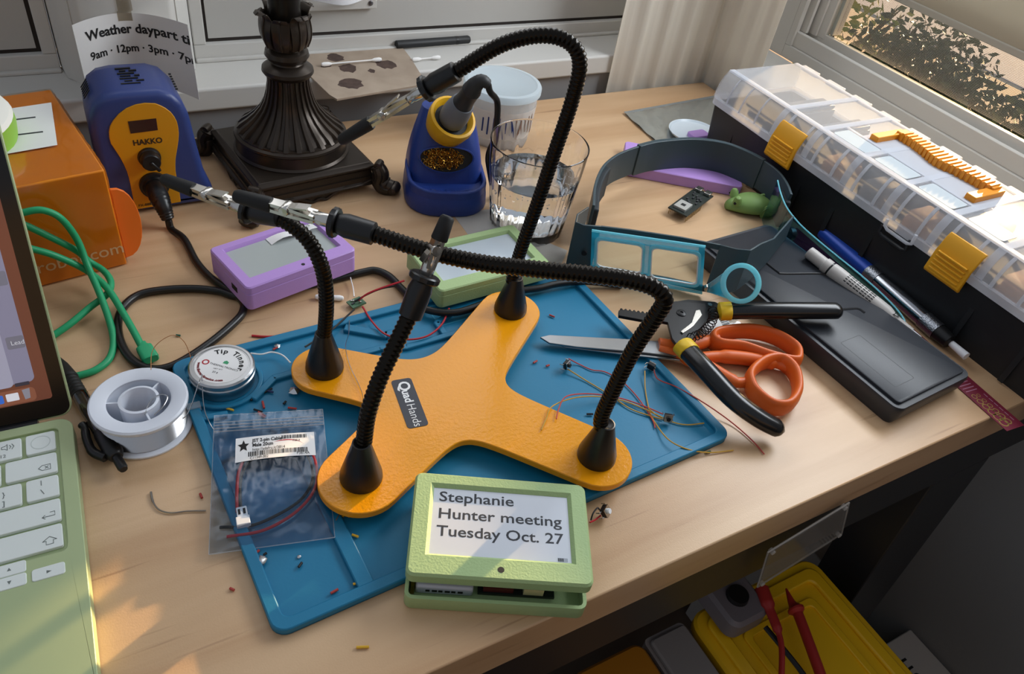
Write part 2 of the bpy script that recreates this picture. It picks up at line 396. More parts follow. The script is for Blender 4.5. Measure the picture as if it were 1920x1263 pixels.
shrub('shrub', 'sunlit yellow green low shrub outside at the left of the hedge', (250, 200, -140), (26, 20, 30), 4000, ['#8f9f34', '#6f7f2a'], 1.5, 3, 'shrubs outside the window')
shrub('shrub', 'taller loose shrub outside behind the hedge', (340, 206, -128), (34, 30, 46), 7000, ['#66703c', '#4d5a2e'], 2.0, 4, 'shrubs outside the window')
shrub('small_tree', 'sparse yellow green tree branches outside near the window jamb', (310, 226, -60), (30, 26, 24), 260, ['#a09a3a', '#7b8a36'], 2.6, 5, cat='tree')

# ================================================================== desk
maple = wood('maple', '#d4b28c', '#bd9771', '#80583a', .36)
desk = thing('desk', 'maple topped workbench desk with dark metal frame by the window', 'desk', (10, 47, -75))
MB().box(-60, 80.6, 16.45, 78.4, -3.6, 0).build('tabletop', maple, desk, world=True, bevel=.12)
dmet = mat('charcoal_metal', '#26272a', .45)
MB().box(-58, 81, 17.2, 19.5, -11, -3.6).build('apron', dmet, desk, world=True, bevel=.1)
MB().box(-58, 81, 74, 77, -11, -3.6).build('apron', dmet, desk, world=True, bevel=.1)
for y0 in (17.2, 70):
    for x0, sx_ in ((63.4, 10.5), (-58, -8)): MB().loft([[(x0, y0, -11), (x0 + 9, y0, -11), (x0 + 9, y0 + 5.5, -11), (x0, y0 + 5.5, -11)], [(x0 + sx_, y0, -75), (x0 + sx_ + 9, y0, -75), (x0 + sx_ + 9, y0 + 5.5, -75), (x0 + sx_, y0 + 5.5, -75)]][::-1]).build('leg', dmet, desk, world=True, bevel=.15)

# ================================================================== silicone mat
mang = math.radians(2.6)
mt = thing('soldering_mat', 'blue silicone soldering mat with moulded trays under the yellow stand', 'mat', (3.3, 21.6, 0), mang)
matm = mat('blue_silicone', '#14749a', .48, bump=(500, .06))
b = MB(); Wm, Hm = 34.8, 23.3
b.prism(rrect(Wm, Hm, .9, 5, Wm / 2, Hm / 2), 0, .28)
b.ring(rrect(Wm, Hm, .9, 5, Wm / 2, Hm / 2), rrect(Wm - 1.5, Hm - 1.5, .5, 5, Wm / 2, Hm / 2), .1, .62)
def ridge(pts, w_=.55, z=.58):
    P = [Vector(p) for p in pts]
    for a, c in zip(P, P[1:]):
        d = (c - a).normalized(); n = Vector((-d.y, d.x)) * w_ / 2
        b.prism([tuple(a - n - d * .1), tuple(c - n + d * .1), tuple(c + n + d * .1), tuple(a + n - d * .1)], .2, z)
ridge([(5.6, .6), (5.6, 13.2), (4.9, 14.6)], 1.0)
ridge([(.6, 13.2), (5.4, 13.6)])
ridge([(.6, 17.2), (2.2, 16.9)]); ridge([(4.3, 17.6), (6.2, 19.0), (14.5, 19.0), (16.5, 18.3), (27, 18.3), (28.2, 19.6), (28.2, 22.8)])
ridge([(12.2, 19.2), (11.4, 20.6), (11.4, 22.8)]); ridge([(13.0, 22.2), (15.6, 20.2), (17.5, 20.2)], .8)
ridge([(20, 18.6), (20, 20), (21.5, 20.6)])
ridge([(.6, 20.9), (1.2, 20.9)])
b.ring(circ(2.75, 36, 2.9, 20.1), circ(2.4, 36, 2.9, 20.1), .2, .58)
b.build('tray_sheet', matm, mt, bevel=.09, seg=2)
MB().ring(rrect(7.5, 2.6, .2, 2, 23.9, 21.0), rrect(7.35, 2.45, .2, 2, 23.9, 21.0), .27, .3).build('scale_mark', mat('pale_blue_mould', '#3c9dbd', .5), mt)

# ================================================================== helping hands
hh = thing('helping_hands', 'yellow four armed helping hands stand with black gooseneck arms', 'helping hands', (19.2, 33.6, .3))
yel = mat('yellow_powder_coat', '#ea980a', .2, spec=.45, bump=(420, .3, .0007))
LB = [(12.0, 39.5), (11.0, 29.2), (26.4, 24.8), (28.2, 40.8)]; LR = [2.35, 2.75, 2.55, 2.5]; CT = (19.3, 33.9)
def sdf(x, y):
    ds = []
    for (lx, ly), r in zip(LB, LR):
        px, py, dx, dy = x - CT[0], y - CT[1], lx - CT[0], ly - CT[1]
        t = max(0, min(1, (px * dx + py * dy) / (dx * dx + dy * dy))); ds.append(math.hypot(px - dx * t, py - dy * t) - (r + (1 - t) * .25))
    k = 1.5; return -math.log(sum(math.exp(-d * k) for d in ds)) / k
poly = []
for i in range(300):
    a = 2 * PI * i / 300; lo, hi = 0, 20
    for _ in range(40):
        m_ = (lo + hi) / 2
        if sdf(CT[0] + m_ * math.cos(a), CT[1] + m_ * math.sin(a)) < 0: lo = m_
        else: hi = m_
    poly.append((CT[0] + lo * math.cos(a), CT[1] + lo * math.sin(a)))
MB().prism(poly, 1.05, 1.6, .05).build('base_plate', yel, hh, world=True, smooth=30)
for (x, y) in LB: MB().lathe([(1.7, 0), (1.8, .1), (1.75, .75)], 28, (x, y, .3)).build('rubber_foot', blackm, hh, world=True)
nq = [(15.32,31.82,1.6),(16.81,31.76,1.6),(17.45,36.42,1.6),(15.93,36.47,1.6)]
ax_ = (Vector(nq[3]) - Vector(nq[0])); ay_ = (Vector(nq[1]) - Vector(nq[0]))
ax_.z = ay_.z = 0; xd = (-ax_).normalized(); yd = Vector((-xd.y, xd.x, 0)); oc = (Vector(nq[0]) + Vector(nq[2])) / 2
npl = MB().prism([tuple((Vector((oc.x, oc.y)) + Vector((xd.x, xd.y)) * x + Vector((yd.x, yd.y)) * y)) for x, y in rrect(4.75, 1.5, .25, 4)], 1.6, 1.63).build('name_plate', mat('slate_label', '#3b3d45', .5), hh, world=True)
lett = mat('white_print', '#f0f0f0', .5)
f_ = plane_fn(oc + xd * -2.1 + yd * -.32 + Vector((0, 0, .02)), xd, yd, .02)
text('lettering', 'Q', 1.15, f_, lett, npl, world=True, bold=.03)
text('lettering', 'uad', .86, plane_fn(oc + xd * -1.22 + yd * -.26 + Vector((0, 0, .02)), xd, yd, .02), lett, npl, world=True, bold=.022)
text('lettering', 'Hands', .86, plane_fn(oc + xd * .15 + yd * -.26 + Vector((0, 0, .02)), xd, yd, .02), lett, npl, world=True, bold=-.006)
neckm = mat('gooseneck_black', '#1d1914', .24, .75)
def arm(pts, basexy, clip_up=(0, 0, 1), nb=14, clip=True):
    """pts: gooseneck centre line from the cone top; the last three points are collar, jaw and tip"""
    neck, p0, p1 = pts[:-2], Vector(pts[-3]), Vector(pts[-1])
    start = Vector((basexy[0], basexy[1], 4.0))
    path = resample(spline([start] + [Vector(p) for p in neck], 12), .075)
    R = [.48 + (.045 if i % 4 in (1, 2) else -.012) for i in range(len(path))]
    a = MB().tube(path, R, 14).build('gooseneck', neckm, hh, world=True, smooth=70)
    MB().lathe([(1.34, 0), (1.37, .12), (1.34, .5), (.66, 3.0), (.58, 3.4), (.5, 3.42), (.3, 3.3)], 28, (basexy[0], basexy[1], 1.6)).build('cone_socket', black, a, world=True)
    d = (p1 - p0); L = d.length; d.normalize()
    d0 = (path[-1] - path[-6]).normalized()
    MB().lathe_dir([(.54, -2.3), (.7, -2.2), (.74, -.5), (.62, 0), (.5, .05)], p0, d0, 20).build('ferrule', black, a, world=True)
    rg = []
    n = 26; u = d.orthogonal().normalized(); v = d.cross(u)
    for z in (0, .08, .34, .42):
        rg.append([p0 + d * (z + .05) + (u * math.cos(2 * PI * i / n) + v * math.sin(2 * PI * i / n)) * ((.82 if z in (0, .42) else (.94 if i % 2 else .89))) for i in range(n)])
    MB().loft(rg).build('thumb_ring', black, a, world=True, smooth=20)
    MB().lathe_dir([(.36, .4), (.42, .5), (.42, 1.3), (.36, 1.4), (.36, 1.7)], p0, d, 16).build('clip_ferrule', chrome, a, world=True)
    up = Vector(clip_up); up = (up - d * up.dot(d)).normalized(); sd_ = d.cross(up)
    for s, (t0, t1, h0, h1) in ((1, (.22, .86, .16, .13)), (-1, (.22, .97, -.14, -.03))):
        c = []
        for t in (t0, (t0 * 2 + t1) / 3, (t0 + 2 * t1) / 3, t1):
            k = (t - t0) / (t1 - t0); hh_ = h0 + (h1 - h0) * k; wd = .42 - .14 * k
            o = p0 + d * (L * t) + up * (hh_ + s * .1 * math.sin(PI * k))
            c.append([o + sd_ * wd + up * .11, o - sd_ * wd + up * .11, o - sd_ * wd - up * .11, o + sd_ * wd - up * .11])
        MB().loft(c).build('clip_jaw', chrome, a, world=True, smooth=0)
    MB().lathe_dir([(0, -.5), (.28, -.48), (.32, -.42), (.32, .42), (.28, .48), (0, .5)], p0 + d * (L * .5) + up * .08, sd_, 16).build('pivot', chrome, a, world=True)
    tip = p0 + d * (L * .34)
    c = [[tip + up * (.22 + .5) + sd_ * x + d * y for x, y in ((.22, 0), (-.22, 0), (-.2, L * .22), (.2, L * .22))], [tip + up * (.3 + .42) + sd_ * x + d * y for x, y in ((.2, .02), (-.2, .02), (-.2, L * .2), (.2, L * .2))]]
    lv = [tip + up * .18 - d * .1, tip + up * .42 - d * .55 + d * .2, tip + up * .52 - d * .7]
    MB().loft([[p + sd_ * .32 + up * .05, p - sd_ * .32 + up * .05, p - sd_ * .32 - up * .05, p + sd_ * .32 - up * .05] for p in (p0 + d * (L * .52) + up * .2, p0 + d * (L * .4) + up * .42, p0 + d * (L * .28) + up * .55)]).build('clip_lever', chrome, a, world=True, smooth=0)
    MB().lathe_dir([(.0, L * .64), (.46, L * .64), (.5, L * .66), (.42, L * .97), (.32, L), (.1, L)], p0, d, 16).build('jaw_sleeve', blackm, a, world=True)
    return a
arm([(12.03,39.46,4.64),(12.2,39.26,7.77),(12.09,39.39,10.41),(11.62,39.95,12.17),(10.92,40.79,13.08),(9.88,42.02,13.49),(8.77,43.35,13.22),(6.93,45.54,13.57),(4.38,48.59,13.27)], (12.0, 39.5))
arm([(11.18,29.3,4.79),(11.49,29.48,7.15),(12.38,30,9.29),(13.61,30.7,11.08),(14.86,31.43,12.81),(15.64,31.88,14.34),(16.36,32.3,15.72),(17.39,32.89,17.87)], (11.0, 29.2), (-.7, .2, .4))
arm([(27.98,40.95,4.67),(28.2,40.8,7.62),(28.72,40.44,12.12),(29.16,40.13,16.41),(29.56,39.85,20.28),(29.59,39.83,22.86),(28.85,40.34,24.1),(27.33,41.41,24.24),(25.32,42.82,23.18),(23.24,44.27,21.08),(21.65,45.39,19.5),(19.15,47.14,16.9),(16.58,48.93,14.27)], (28.2, 40.8))
arm([(26.06,25.1,5.3),(26.19,24.99,7.9),(26.52,24.69,11.79),(26.96,24.3,14.55),(27.1,24.17,15.93),(26.57,24.65,16.56),(25.45,25.66,16.66),(23.65,27.27,16.32),(21.38,29.32,15.76),(19.02,31.44,15.25),(16.59,33.63,15.12),(14.11,35.87,15.36),(12.49,37.33,15.45),(10.6,39.02,15.52),(7.55,41.77,15.57)], (26.4, 24.8))

# ================================================================== laptop (bottom left)
lap = thing('laptop', 'pale green laptop with white keys open at the left edge of the desk', 'laptop', (-4.35, 41.3, 0), math.radians(-2.5))
lapm = mat('citrus_aluminium', '#aebd90', .45, .2)
keym = mat('key_white', '#dfe6e2', .5)
glyph = mat('key_glyph', '#6b7470', .6)
b = MB(); LW, LD = 30.0, 20.6
def lr(x0, x1, y0, y1, r): return rrect(x1 - x0, y1 - y0, r, 6, (x0 + x1) / 2, (y0 + y1) / 2)
b.prism(lr(-LW, 0, -LD, 0, .9), .12, .95)
b.ring(lr(-LW, 0, -LD, 0, .9), lr(-LW + .85, -.85, -10.35, -.72, .35), .9, 1.15)
b.build('base', lapm, lap, bevel=.05)
for x in (-27.5, -2.5):
    for y in (-18.5, -2): MB().lathe([(.5, 0), (.5, .13)], 14, (x, y, 0)).build('foot', blackm, lap)
def key(x0, x1, y0, y1, marks=()):
    k = MB().prism(lr(x0, x1, y0, y1, .16), .95, 1.2, .03).build('key', keym, lap)
    for kind, mx, my, s in marks:
        o = Vector((mx, my, 1.205))
        if kind == 'ring':
            MB().ring(circ(s, 28, mx, my), circ(s - .05, 28, mx, my), 1.19, 1.212).build('fingerprint_ring', mat('key_ring', '#c6cfca', .3), k)
        elif kind == 'path':
            for seg_ in s: MB().tube([(mx + x, my + y, 1.205) for x, y in seg_], .022, 5).build('glyph', glyph, k)
        elif kind == 'tri':
            MB().prism([(mx + x, my + y) for x, y in s], 1.195, 1.21).build('glyph', glyph, k)
        else: text('glyph', kind, s, plane_fn(o, (1, 0, 0), (0, 1, 0), .003), glyph, k, bold=.004)
ry = [-.98 - 1.86 * i for i in range(6)]; KH = 1.62; R0 = -1.05
key(R0 - 1.62, R0, ry[0] - KH, ry[0], [('ring', R0 - .8, ry[0] - .8, .55)])
for i in range(1, 14):
    key(R0 - 1.62 - 1.86 * i, R0 - 1.86 * i, ry[0] - KH, ry[0], [('F%d' % (13 - i) if i < 13 else 'esc', R0 - 1.86 * i - 1.35, ry[0] - 1.4, .36)] + ([('path', R0 - 1.86 * i - .75, ry[0] - .6, [[(-.3, -.1), (-.3, .1), (-.15, .1), (0, .25), (0, -.25), (-.15, -.1), (-.3, -.1)], [(.12, -.15), (.2, 0), (.12, .15)], [(.25, -.22), (.36, 0), (.25, .22)]])] if i == 1 else []))
key(R0 - 2.75, R0, ry[1] - KH, ry[1], [('path', R0 - .65, ry[1] - 1.1, [[(-.35, 0), (-.15, .2), (.3, .2), (.3, -.2), (-.15, -.2), (-.35, 0)], [(0, .1), (.18, -.1)], [(0, -.1), (.18, .1)]])])
for i in range(13): key(R0 - 2.99 - 1.62 - 1.86 * i, R0 - 2.99 - 1.86 * i, ry[1] - KH, ry[1], [('=-0987654321`'[i], R0 - 2.99 - 1.86 * i - 1.0, ry[1] - 1.35, .5)])
key(R0 - 1.7, R0, ry[2] - KH, ry[2], [('path', R0 - .9, ry[2] - .8, [[(0, .2), (0, .58)], [(-.05, -.12), (.12, -.5)]])])
for i in range(13): key(R0 - 1.94 - 1.62 - (0 if i < 12 else 1.1) - 1.86 * i, R0 - 1.94 - 1.86 * i, ry[2] - KH, ry[2], [('}{POIUYTREWQ '[i], R0 - 1.94 - 1.86 * i - 1.0, ry[2] - .8, .5)] + ([((']', '[')[i], R0 - 1.94 - 1.86 * i - 1.0, ry[2] - 1.45, .5)] if i < 2 else []))
key(R0 - 3.3, R0, ry[3] - KH, ry[3], [('path', R0 - .6, ry[3] - 1.1, [[(-.35, -.08), (.3, -.08), (.3, .2), (.05, .2)], [(-.2, .06), (-.36, -.08), (-.2, -.22)]])])
for i in range(12): key(R0 - 3.54 - 1.62 - 1.86 * i - (0 if i < 11 else 1.3), R0 - 3.54 - 1.86 * i, ry[3] - KH, ry[3], [('\'LKJHGFDSA '.ljust(12)[i], R0 - 3.54 - 1.86 * i - 1.0, ry[3] - 1.1, .5)] if i < 10 else [])
key(R0 - 4.3, R0, ry[4] - KH, ry[4], [('path', R0 - .65, ry[4] - 1.05, [[(-.36, 0), (0, .28), (.36, 0), (.18, 0), (.18, -.25), (-.18, -.25), (-.18, 0), (-.36, 0)]])])
for i in range(11): key(R0 - 4.54 - 1.62 - 1.86 * i - (0 if i < 10 else 2.2), R0 - 4.54 - 1.86 * i, ry[4] - KH, ry[4], [('/.,MNBVCXZ'[i], R0 - 4.54 - 1.86 * i - 1.0, ry[4] - 1.1, .5)] if i < 10 else [])
y5 = ry[5]
key(R0 - 1.62, R0, y5 - KH, y5 - KH / 2 - .02, [('tri', R0 - .8, y5 - 1.23, [(-.1, -.1), (.14, 0), (-.1, .1)])])
key(R0 - 3.48, R0 - 1.86, y5 - KH / 2 + .02, y5, [('tri', R0 - 2.67, y5 - .4, [(-.1, -.08), (.1, -.08), (0, .12)])])
key(R0 - 3.48, R0 - 1.86, y5 - KH, y5 - KH / 2 - .02, [('tri', R0 - 2.67, y5 - 1.23, [(-.1, .1), (0, -.12), (.1, .1)])])
key(R0 - 5.34, R0 - 3.72, y5 - KH, y5 - KH / 2 - .02)
for xa, xb in ((-7.2, -5.58), (-9.3, -7.44), (-18.7, -9.54), (-20.8, -18.94), (-22.7, -21.04), (-24.6, -22.94), (-27.6, -24.84)): key(R0 + xa, R0 + xb, y5 - KH, y5)
MB().ring(lr(-20.6, -9.4, -19.6, -12.2, .5), lr(-20.55, -9.45, -19.55, -12.25, .47), 1.14, 1.156).build('trackpad_outline', mat('trackpad_line', '#8b9a70', .5), lap)
# lid: local frame leaning back
ll = math.radians(30); ly, lz = Vector((0, math.sin(ll), math.cos(ll))), Vector((0, -math.cos(ll), math.sin(ll)))
def lidp(x, h, o=0): return Vector((x, .55, .55)) + ly * h + lz * o
def lidpoly(name, poly, o0, o1, m, parent, **k):
    return MB().loft([[lidp(x, h, o0) for x, h in poly], [lidp(x, h, o1) for x, h in poly]]).build(name, m, parent, **k)
lid = lidpoly('lid', lr(-LW, .1, .2, 21, .8), -.28, .1, lapm, lap, bevel=.04)
bez = lidpoly('bezel', lr(-LW + .12, -.02, .3, 20.9, .7), .1, .13, mat('screen_bezel', '#050506', .12), lid)
scr = mat('display_glow', '#8f8da6', .15, emit=.35); scrw = mat('display_window', '#a9a8bd', .15, emit=.38); scro = mat('display_desktop', '#8a5240', .12, emit=.14); scrb = mat('display_button', '#7f7f8e', .15, emit=.3)
lidpoly('desktop_image', lr(-LW + .9, -.85, 1.55, 20.3, .2), .13, .14, scro, lid)
lidpoly('app_window', lr(-16, -1.55, 2.9, 20.3, .35), .141, .15, scr, lid)
lidpoly('app_sidebar', lr(-16, -2.75, 2.75, 9.6, .3), .151, .155, scrw, lid)
lidpoly('app_button', lr(-2.55, -1.3 - .27, 5.15, 5.95, .12), .151, .155, scrb, lid)
text('button_text', 'Lead', .4, lambda x, y: lidp(-2.33 + x, 5.4 + y, .158), mat('screen_text', '#d0d0d8', .3, emit=.45), lid)
lidpoly('app_button', lr(-3.4, -1.6, 9.2, 10.1, .12), .151, .155, scrb, lid)
lidpoly('app_strip', lr(-2.7, -1.9, 2.72, 2.95, .05), .156, .158, mat('display_dark', '#4a4858', .2, emit=.1), lid)
lidpoly('dock', lr(-14, -1.7, 1.62, 2.55, .3), .145, .15, mat('dock_glass', '#a3664e', .2, emit=.2), lid)
wht = mat('display_white', '#d8d8e0', .2, emit=.5)
lidpoly('dock_icon', lr(-3.35, -2.65, 1.85, 2.35, .06), .151, .155, wht, lid)
lidpoly('dock_icon', [(-2.42, 2.45), (-1.98, 2.5), (-2.05, 1.85), (-2.35, 1.8)], .151, .155, mat('display_grey', '#9a98a4', .2, emit=.3), lid)
lidpoly('dock_icon', lr(-4.1, -3.5, 1.8, 2.35, .1), .151, .155, mat('display_blue', '#3a6fd0', .2, emit=.4), lid)
MB().lathe_dir([(.42, 0), (.42, 26)], (-28, .3, .62), (1, 0, 0), 16).build('hinge', black, lap)

# ================================================================== pen, spool, tin
p0, p1 = Vector((-4.39,46.61,0.75)), Vector((-2.1,35.96,0.75)); d = (p1 - p0).normalized(); p0 = p0 - d * 1.2; Lp = (p1 - p0).length
pen = thing('ballpoint_pen', 'black retractable pen with clear barrel lying beside the solder spool', 'pen', (p0.x, p0.y, 0))
cp = film('clear_smoke_barrel', '#8a8a86', .06, .08)
MB().lathe_dir([(.12, 0), (.38, 1.1), (.52, 2.3), (.55, 2.5), (.5, 2.6)], p0, d, 20).build('tip_cone', blackm, pen, world=True)
MB().lathe_dir([(.5 + (.02 if i % 2 else -.02), 2.6 + .17 * i) for i in range(12)], p0, d, 20).build('grip', blackm, pen, world=True, smooth=20)
MB().lathe_dir([(.5, 4.5), (.52, 4.7), (.52, Lp - 3.6)], p0, d, 20).build('barrel', cp, pen, world=True)
MB().lathe_dir([(.2, 4.2), (.2, Lp - 3)], p0, d, 12).build('refill', mat('refill_amber', '#b08a2a', .35), pen, world=True)
MB().lathe_dir([(.5, Lp - 3.8), (.57, Lp - 3.4), (.58, Lp - 1.6), (.42, Lp - 1.2), (.34, Lp - 1.15)], p0, d, 20).build('cap', black, pen, world=True)
MB().lathe_dir([(.3, Lp - 1.3), (.31, Lp - .2), (.24, Lp), (0, Lp)], p0, d, 16).build('push_button', black, pen, world=True)
sd_ = Vector((d.y, -d.x, 0)) * 1
if sd_.x > 0: sd_ = -sd_
MB().tube(spline([p0 + d * (Lp - 1.5) + sd_ * .55, p0 + d * (Lp - 2.4) + sd_ * 1.0, p0 + d * (Lp - 3.6) + sd_ * .95, p0 + d * (Lp - 4.6) + sd_ * .75, p0 + d * (Lp - 5.0) + sd_ * .78], 6), [.3] * 8 + [.27] * 9 + [.24] * 5 + [.27] * 3, 10).build('clip', black, pen, world=True)

sp = thing('solder_spool', 'white plastic spool of silver solder wire beside the blue mat', 'solder spool', (-.3, 39.9, 0), .3)
wp = mat('spool_white', '#dfe4ee', .35)
MB().lathe([(1.15, 0), (2.95, 0), (3.0, .08), (3.0, .2), (2.9, .26), (1.15, .26)], 48, caps=False).build('flange', wp, sp)
fl = MB().lathe([(2.0, 2.25), (2.95, 2.2), (3.02, 2.3), (3.02, 2.5), (2.9, 2.6), (2.1, 2.55), (1.95, 2.45), (2.0, 2.25)], 48, caps=False).build('flange', wp, sp)
hb = MB().lathe([(1.2, 0), (1.25, 2.55), (1.08, 2.58), (1.05, 0)], 36, caps=False).build('hub', wp, sp)
MB().lathe([(2.0, .2), (2.02, 2.3)], 40, caps=False).build('drum', wp, sp)
for a in (.45, 2.55, 4.6):
    c, s = math.cos(a), math.sin(a); MB().obox((1.62 * c, 1.62 * s, 1.3), (c, s, 0), (-s, c, 0), (0, 0, 1), .85, .12, 2.1).build('spoke', wp, hb)
pr = [(2.02, .28)]
for i in range(16): pr += [(2.62, .3 + i * .12), (2.68, .36 + i * .12)]
pr += [(2.05, 2.22)]
MB().lathe(pr, 48, caps=False).build('solder_winding', silver, sp, smooth=20)
MB().tube(spline([(.2, -1.6, 2.3), (.9, -1.45, 2.5), (1.5, -.9, 2.62), (1.1, -.5, 2.66), (.4, -.7, 2.6), (-.3, -1.4, 2.5)], 8), .04, 6).build('wire_end', silver, sp)
MB().tube(spline([(1.53,38.6,1),(2.34,38.57,1.5),(3.39,39.31,3.2),(3.83,41.01,2.2)], 8), .035, 6).build('wire_end', silver, sp, world=True)
MB().tube(spline([(3.89,41.32,2.15),(3.48,39.4,1),(3.52,38.29,0.5),(3.71,37.09,0.5)], 8), .035, 6).build('wire_end', silver, sp, world=True)
MB().tube(spline([(0.87,42.03,2.9),(1.22,43.41,3.2),(1.87,43.86,3.6),(2.79,43.99,3.8),(3.36,43.67,3.3),(3.55,43.22,2.2),(3.52,43.38,0.9)], 8), .025, 5).build('wire_end', mat('copper_wire', '#c98a5a', .3, .8), sp, world=True)
tb = MB().obox((3.05, -.9, .55), (1, -.35, 0), (.35, 1, 0), (0, 0, 1), .9, .55, .35).build('tab', frosted('clear_tab', '#dfe8ee', .5), sp)

tin = thing('tip_tinner_tin', 'round silver tip tinner tin with white printed label standing on the mat', 'tin', (5.35, 42.0, .28), math.radians(-35))
al = mat('tin_aluminium', '#b8b9bb', .3, 1)
MB().lathe([(2.0, 0), (2.12, .06), (2.14, .9), (2.05, .95)], 40).build('tin_body', al, tin)
ld = MB().lathe([(2.16, .85), (2.24, .9), (2.24, 1.02), (2.16, 1.08), (2.16, 1.16), (2.24, 1.22), (2.24, 1.5), (2.12, 1.62), (1.95, 1.62), (1.93, 1.57)], 44).build('lid', al, tin)
lb_ = MB().lathe([(1.8, 1.57), (1.8, 1.585)], 40).build('label_disc', paper, tin)
def arc_text(body, size, rad, a0, m, inward=False, sp_=1.0, zz=1.592):
    a = a0
    for ch in body:
        wd = {' ': .45, 'i': .3, 'l': .3, 'I': .35, 't': .4, 'r': .42, '.': .3, 'w': .75, 'm': .85, 'T': .6}.get(ch, .58) * size * sp_
        da = wd / rad
        if ch != ' ':
            am = a - da / 2 if not inward else a + da / 2
            if not inward: o = Vector((math.cos(am), math.sin(am), 0)) * rad; xd = Vector((math.sin(am), -math.cos(am), 0)); yd = Vector((math.cos(am), math.sin(am), 0))
            else: o = Vector((math.cos(am), math.sin(am), 0)) * rad; xd = Vector((-math.sin(am), math.cos(am), 0)); yd = -Vector((math.cos(am), math.sin(am), 0))
            o = o - xd * wd / 2 + Vector((0, 0, zz)); text('print', ch, size, plane_fn(o, xd, yd, .003), m, lb_, bold=.02)
        a = a - da if not inward else a + da
arc_text('Tip Tinner', .6, 1.2, math.radians(132), ink)
arc_text('www.thermaltronics.com', .26, 1.62, math.radians(185), mat('maroon_ink', '#7a2a2e', .6), True)
text('print', 'THERMALTRONICS', .25, plane_fn((-.85, -.1, 1.592), (1, -.12, 0), (.12, 1, 0), .003), ink, lb_)
MB().ring(circ(.26, 20, -1.15, .02), circ(.16, 20, -1.15, .02), 1.585, 1.595).build('print', mat('red_ink', '#b03038', .6), lb_)
text('print', 'NET WT.', .17, plane_fn((-.4, -.5, 1.592), (1, 0, 0), (0, 1, 0), .003), ink, lb_); text('print', '20 g', .24, plane_fn((-.35, -.85, 1.592), (1, 0, 0), (0, 1, 0), .003), ink, lb_)
MB().prism([(.0, .2), (.35, .15), (.4, .35), (.2, .5), (.05, .4)], 1.585, 1.595).build('print', mat('green_ink', '#3f9a6a', .6), lb_)

# ================================================================== orange box with disc on top
ob = thing('orange_carton', 'orange cardboard box in clear shrink wrap behind the laptop screen', 'box', (-1.8, 66, 0), math.radians(9))
orm = mat('orange_card', '#ee9a1a', .4, var=('#e48c10', 3))
ox0, ox1, oy0, oy1, oh = -9.5, 1.9, -8.1, 6.6, 8.9
MB().box(ox0, ox1, oy0, oy1, .05, oh).build('carton', orm, ob, bevel=.12)
wr_ = MB(); rg = random.Random(4)
gx = 26; gz = 10
wr_.sheet([[(ox0 + (ox1 - ox0) * i / gx, oy0 - .06 - .05 * rg.random(), .1 + (oh - .1) * k / gz + (.06 if k == gz else 0)) for i in range(gx + 1)] for k in range(gz + 1)], .01)
wr_.sheet([[(ox0 + (ox1 - ox0) * i / gx, oy0 + (oy1 - oy0) * k / gx, oh + .05 + .07 * rg.random()) for i in range(gx + 1)] for k in range(gx + 1)], .01)
wr_.sheet([[(ox1 + .05 + .08 * rg.random(), oy0 + (oy1 - oy0) * i / gx, .1 + (oh - .05) * k / gz) for i in range(gx + 1)] for k in range(gz + 1)], .01)
wr_.build('shrink_wrap', film('shrink_film', '#fbf3ea', .12, .03, 1.3), ob, smooth=60)
MB().sheet([[(-5.5 + 5.4 * i / 4 + .35 * k, -3.4 + 7.2 * k / 4, oh + .16) for i in range(5)] for k in range(5)], .02).build('paper_label', paper, ob)
mk = mat('marker_ink', '#3a3c40', .6)
for (a, c_) in (((-4.2, 1.9), (-.4, 1.6)), ((-4.4, -.6), (-.5, -1.0))): MB().tube([(a[0], a[1], oh + .18), (c_[0], c_[1], oh + .18)], .07, 6).build('pen_stroke', mk, ob)
MB().tube(spline([(-4.9, -2.2, oh + .18), (-4.5, -2.7, oh + .18), (-4.0, -2.4, oh + .18), (-4.3, -1.7, oh + .18)], 5), .1, 6).build('pen_stroke', mk, ob)
text('lettering', 'www.dfrobot.com', 1.5, lambda x, y: Vector((ox1 - 1.5 - 9.6 + x, oy0 - .03, 1.3 + y)), mat('pale_print', '#f4e2c4', .5), ob, bold=.004)
dp = [(0, .25)] + [(1.9 * math.sin(PI * t / 12) ** .75, .25 + 6.6 * (1 - math.cos(PI * t / 12)) / 2) for t in range(1, 12)] + [(0, 6.85)]
MB().loft([[(ox1 + x, oy0 + .55, z) for x, z in dp], [(ox1 + x, oy0 + .85, z) for x, z in dp]]).build('end_flap', mat('bright_orange_card', '#e8701c', .45), ob, bevel=.05)
dc = thing('round_device', 'white domed disc with lime green rim lying on the orange box', 'disc', (-8.0, 65.0, oh + .25), 0, rot=Matrix.Rotation(.12, 3, 'X'))
MB().lathe([(3.9, 0), (4.2, .15), (4.35, 1.2), (4.3, 1.9)], 40).build('rim', mat('lime_plastic', '#8fc23a', .4), dc)
MB().lathe([(4.3, 1.9), (4.1, 2.25), (3.2, 2.6), (1.6, 2.8), (0, 2.85)], 40).build('cover', mat('warm_white_plastic', '#f2efe4', .35), dc)
for i in range(-5, 6): MB().tube([(-3.0 + abs(i) * .2, i * .62, 2.72 - .012 * i * i), (3.0 - abs(i) * .2, i * .62, 2.72 - .012 * i * i)], .045, 5).build('groove', mat('groove_grey', '#8a8a84', .6), dc)

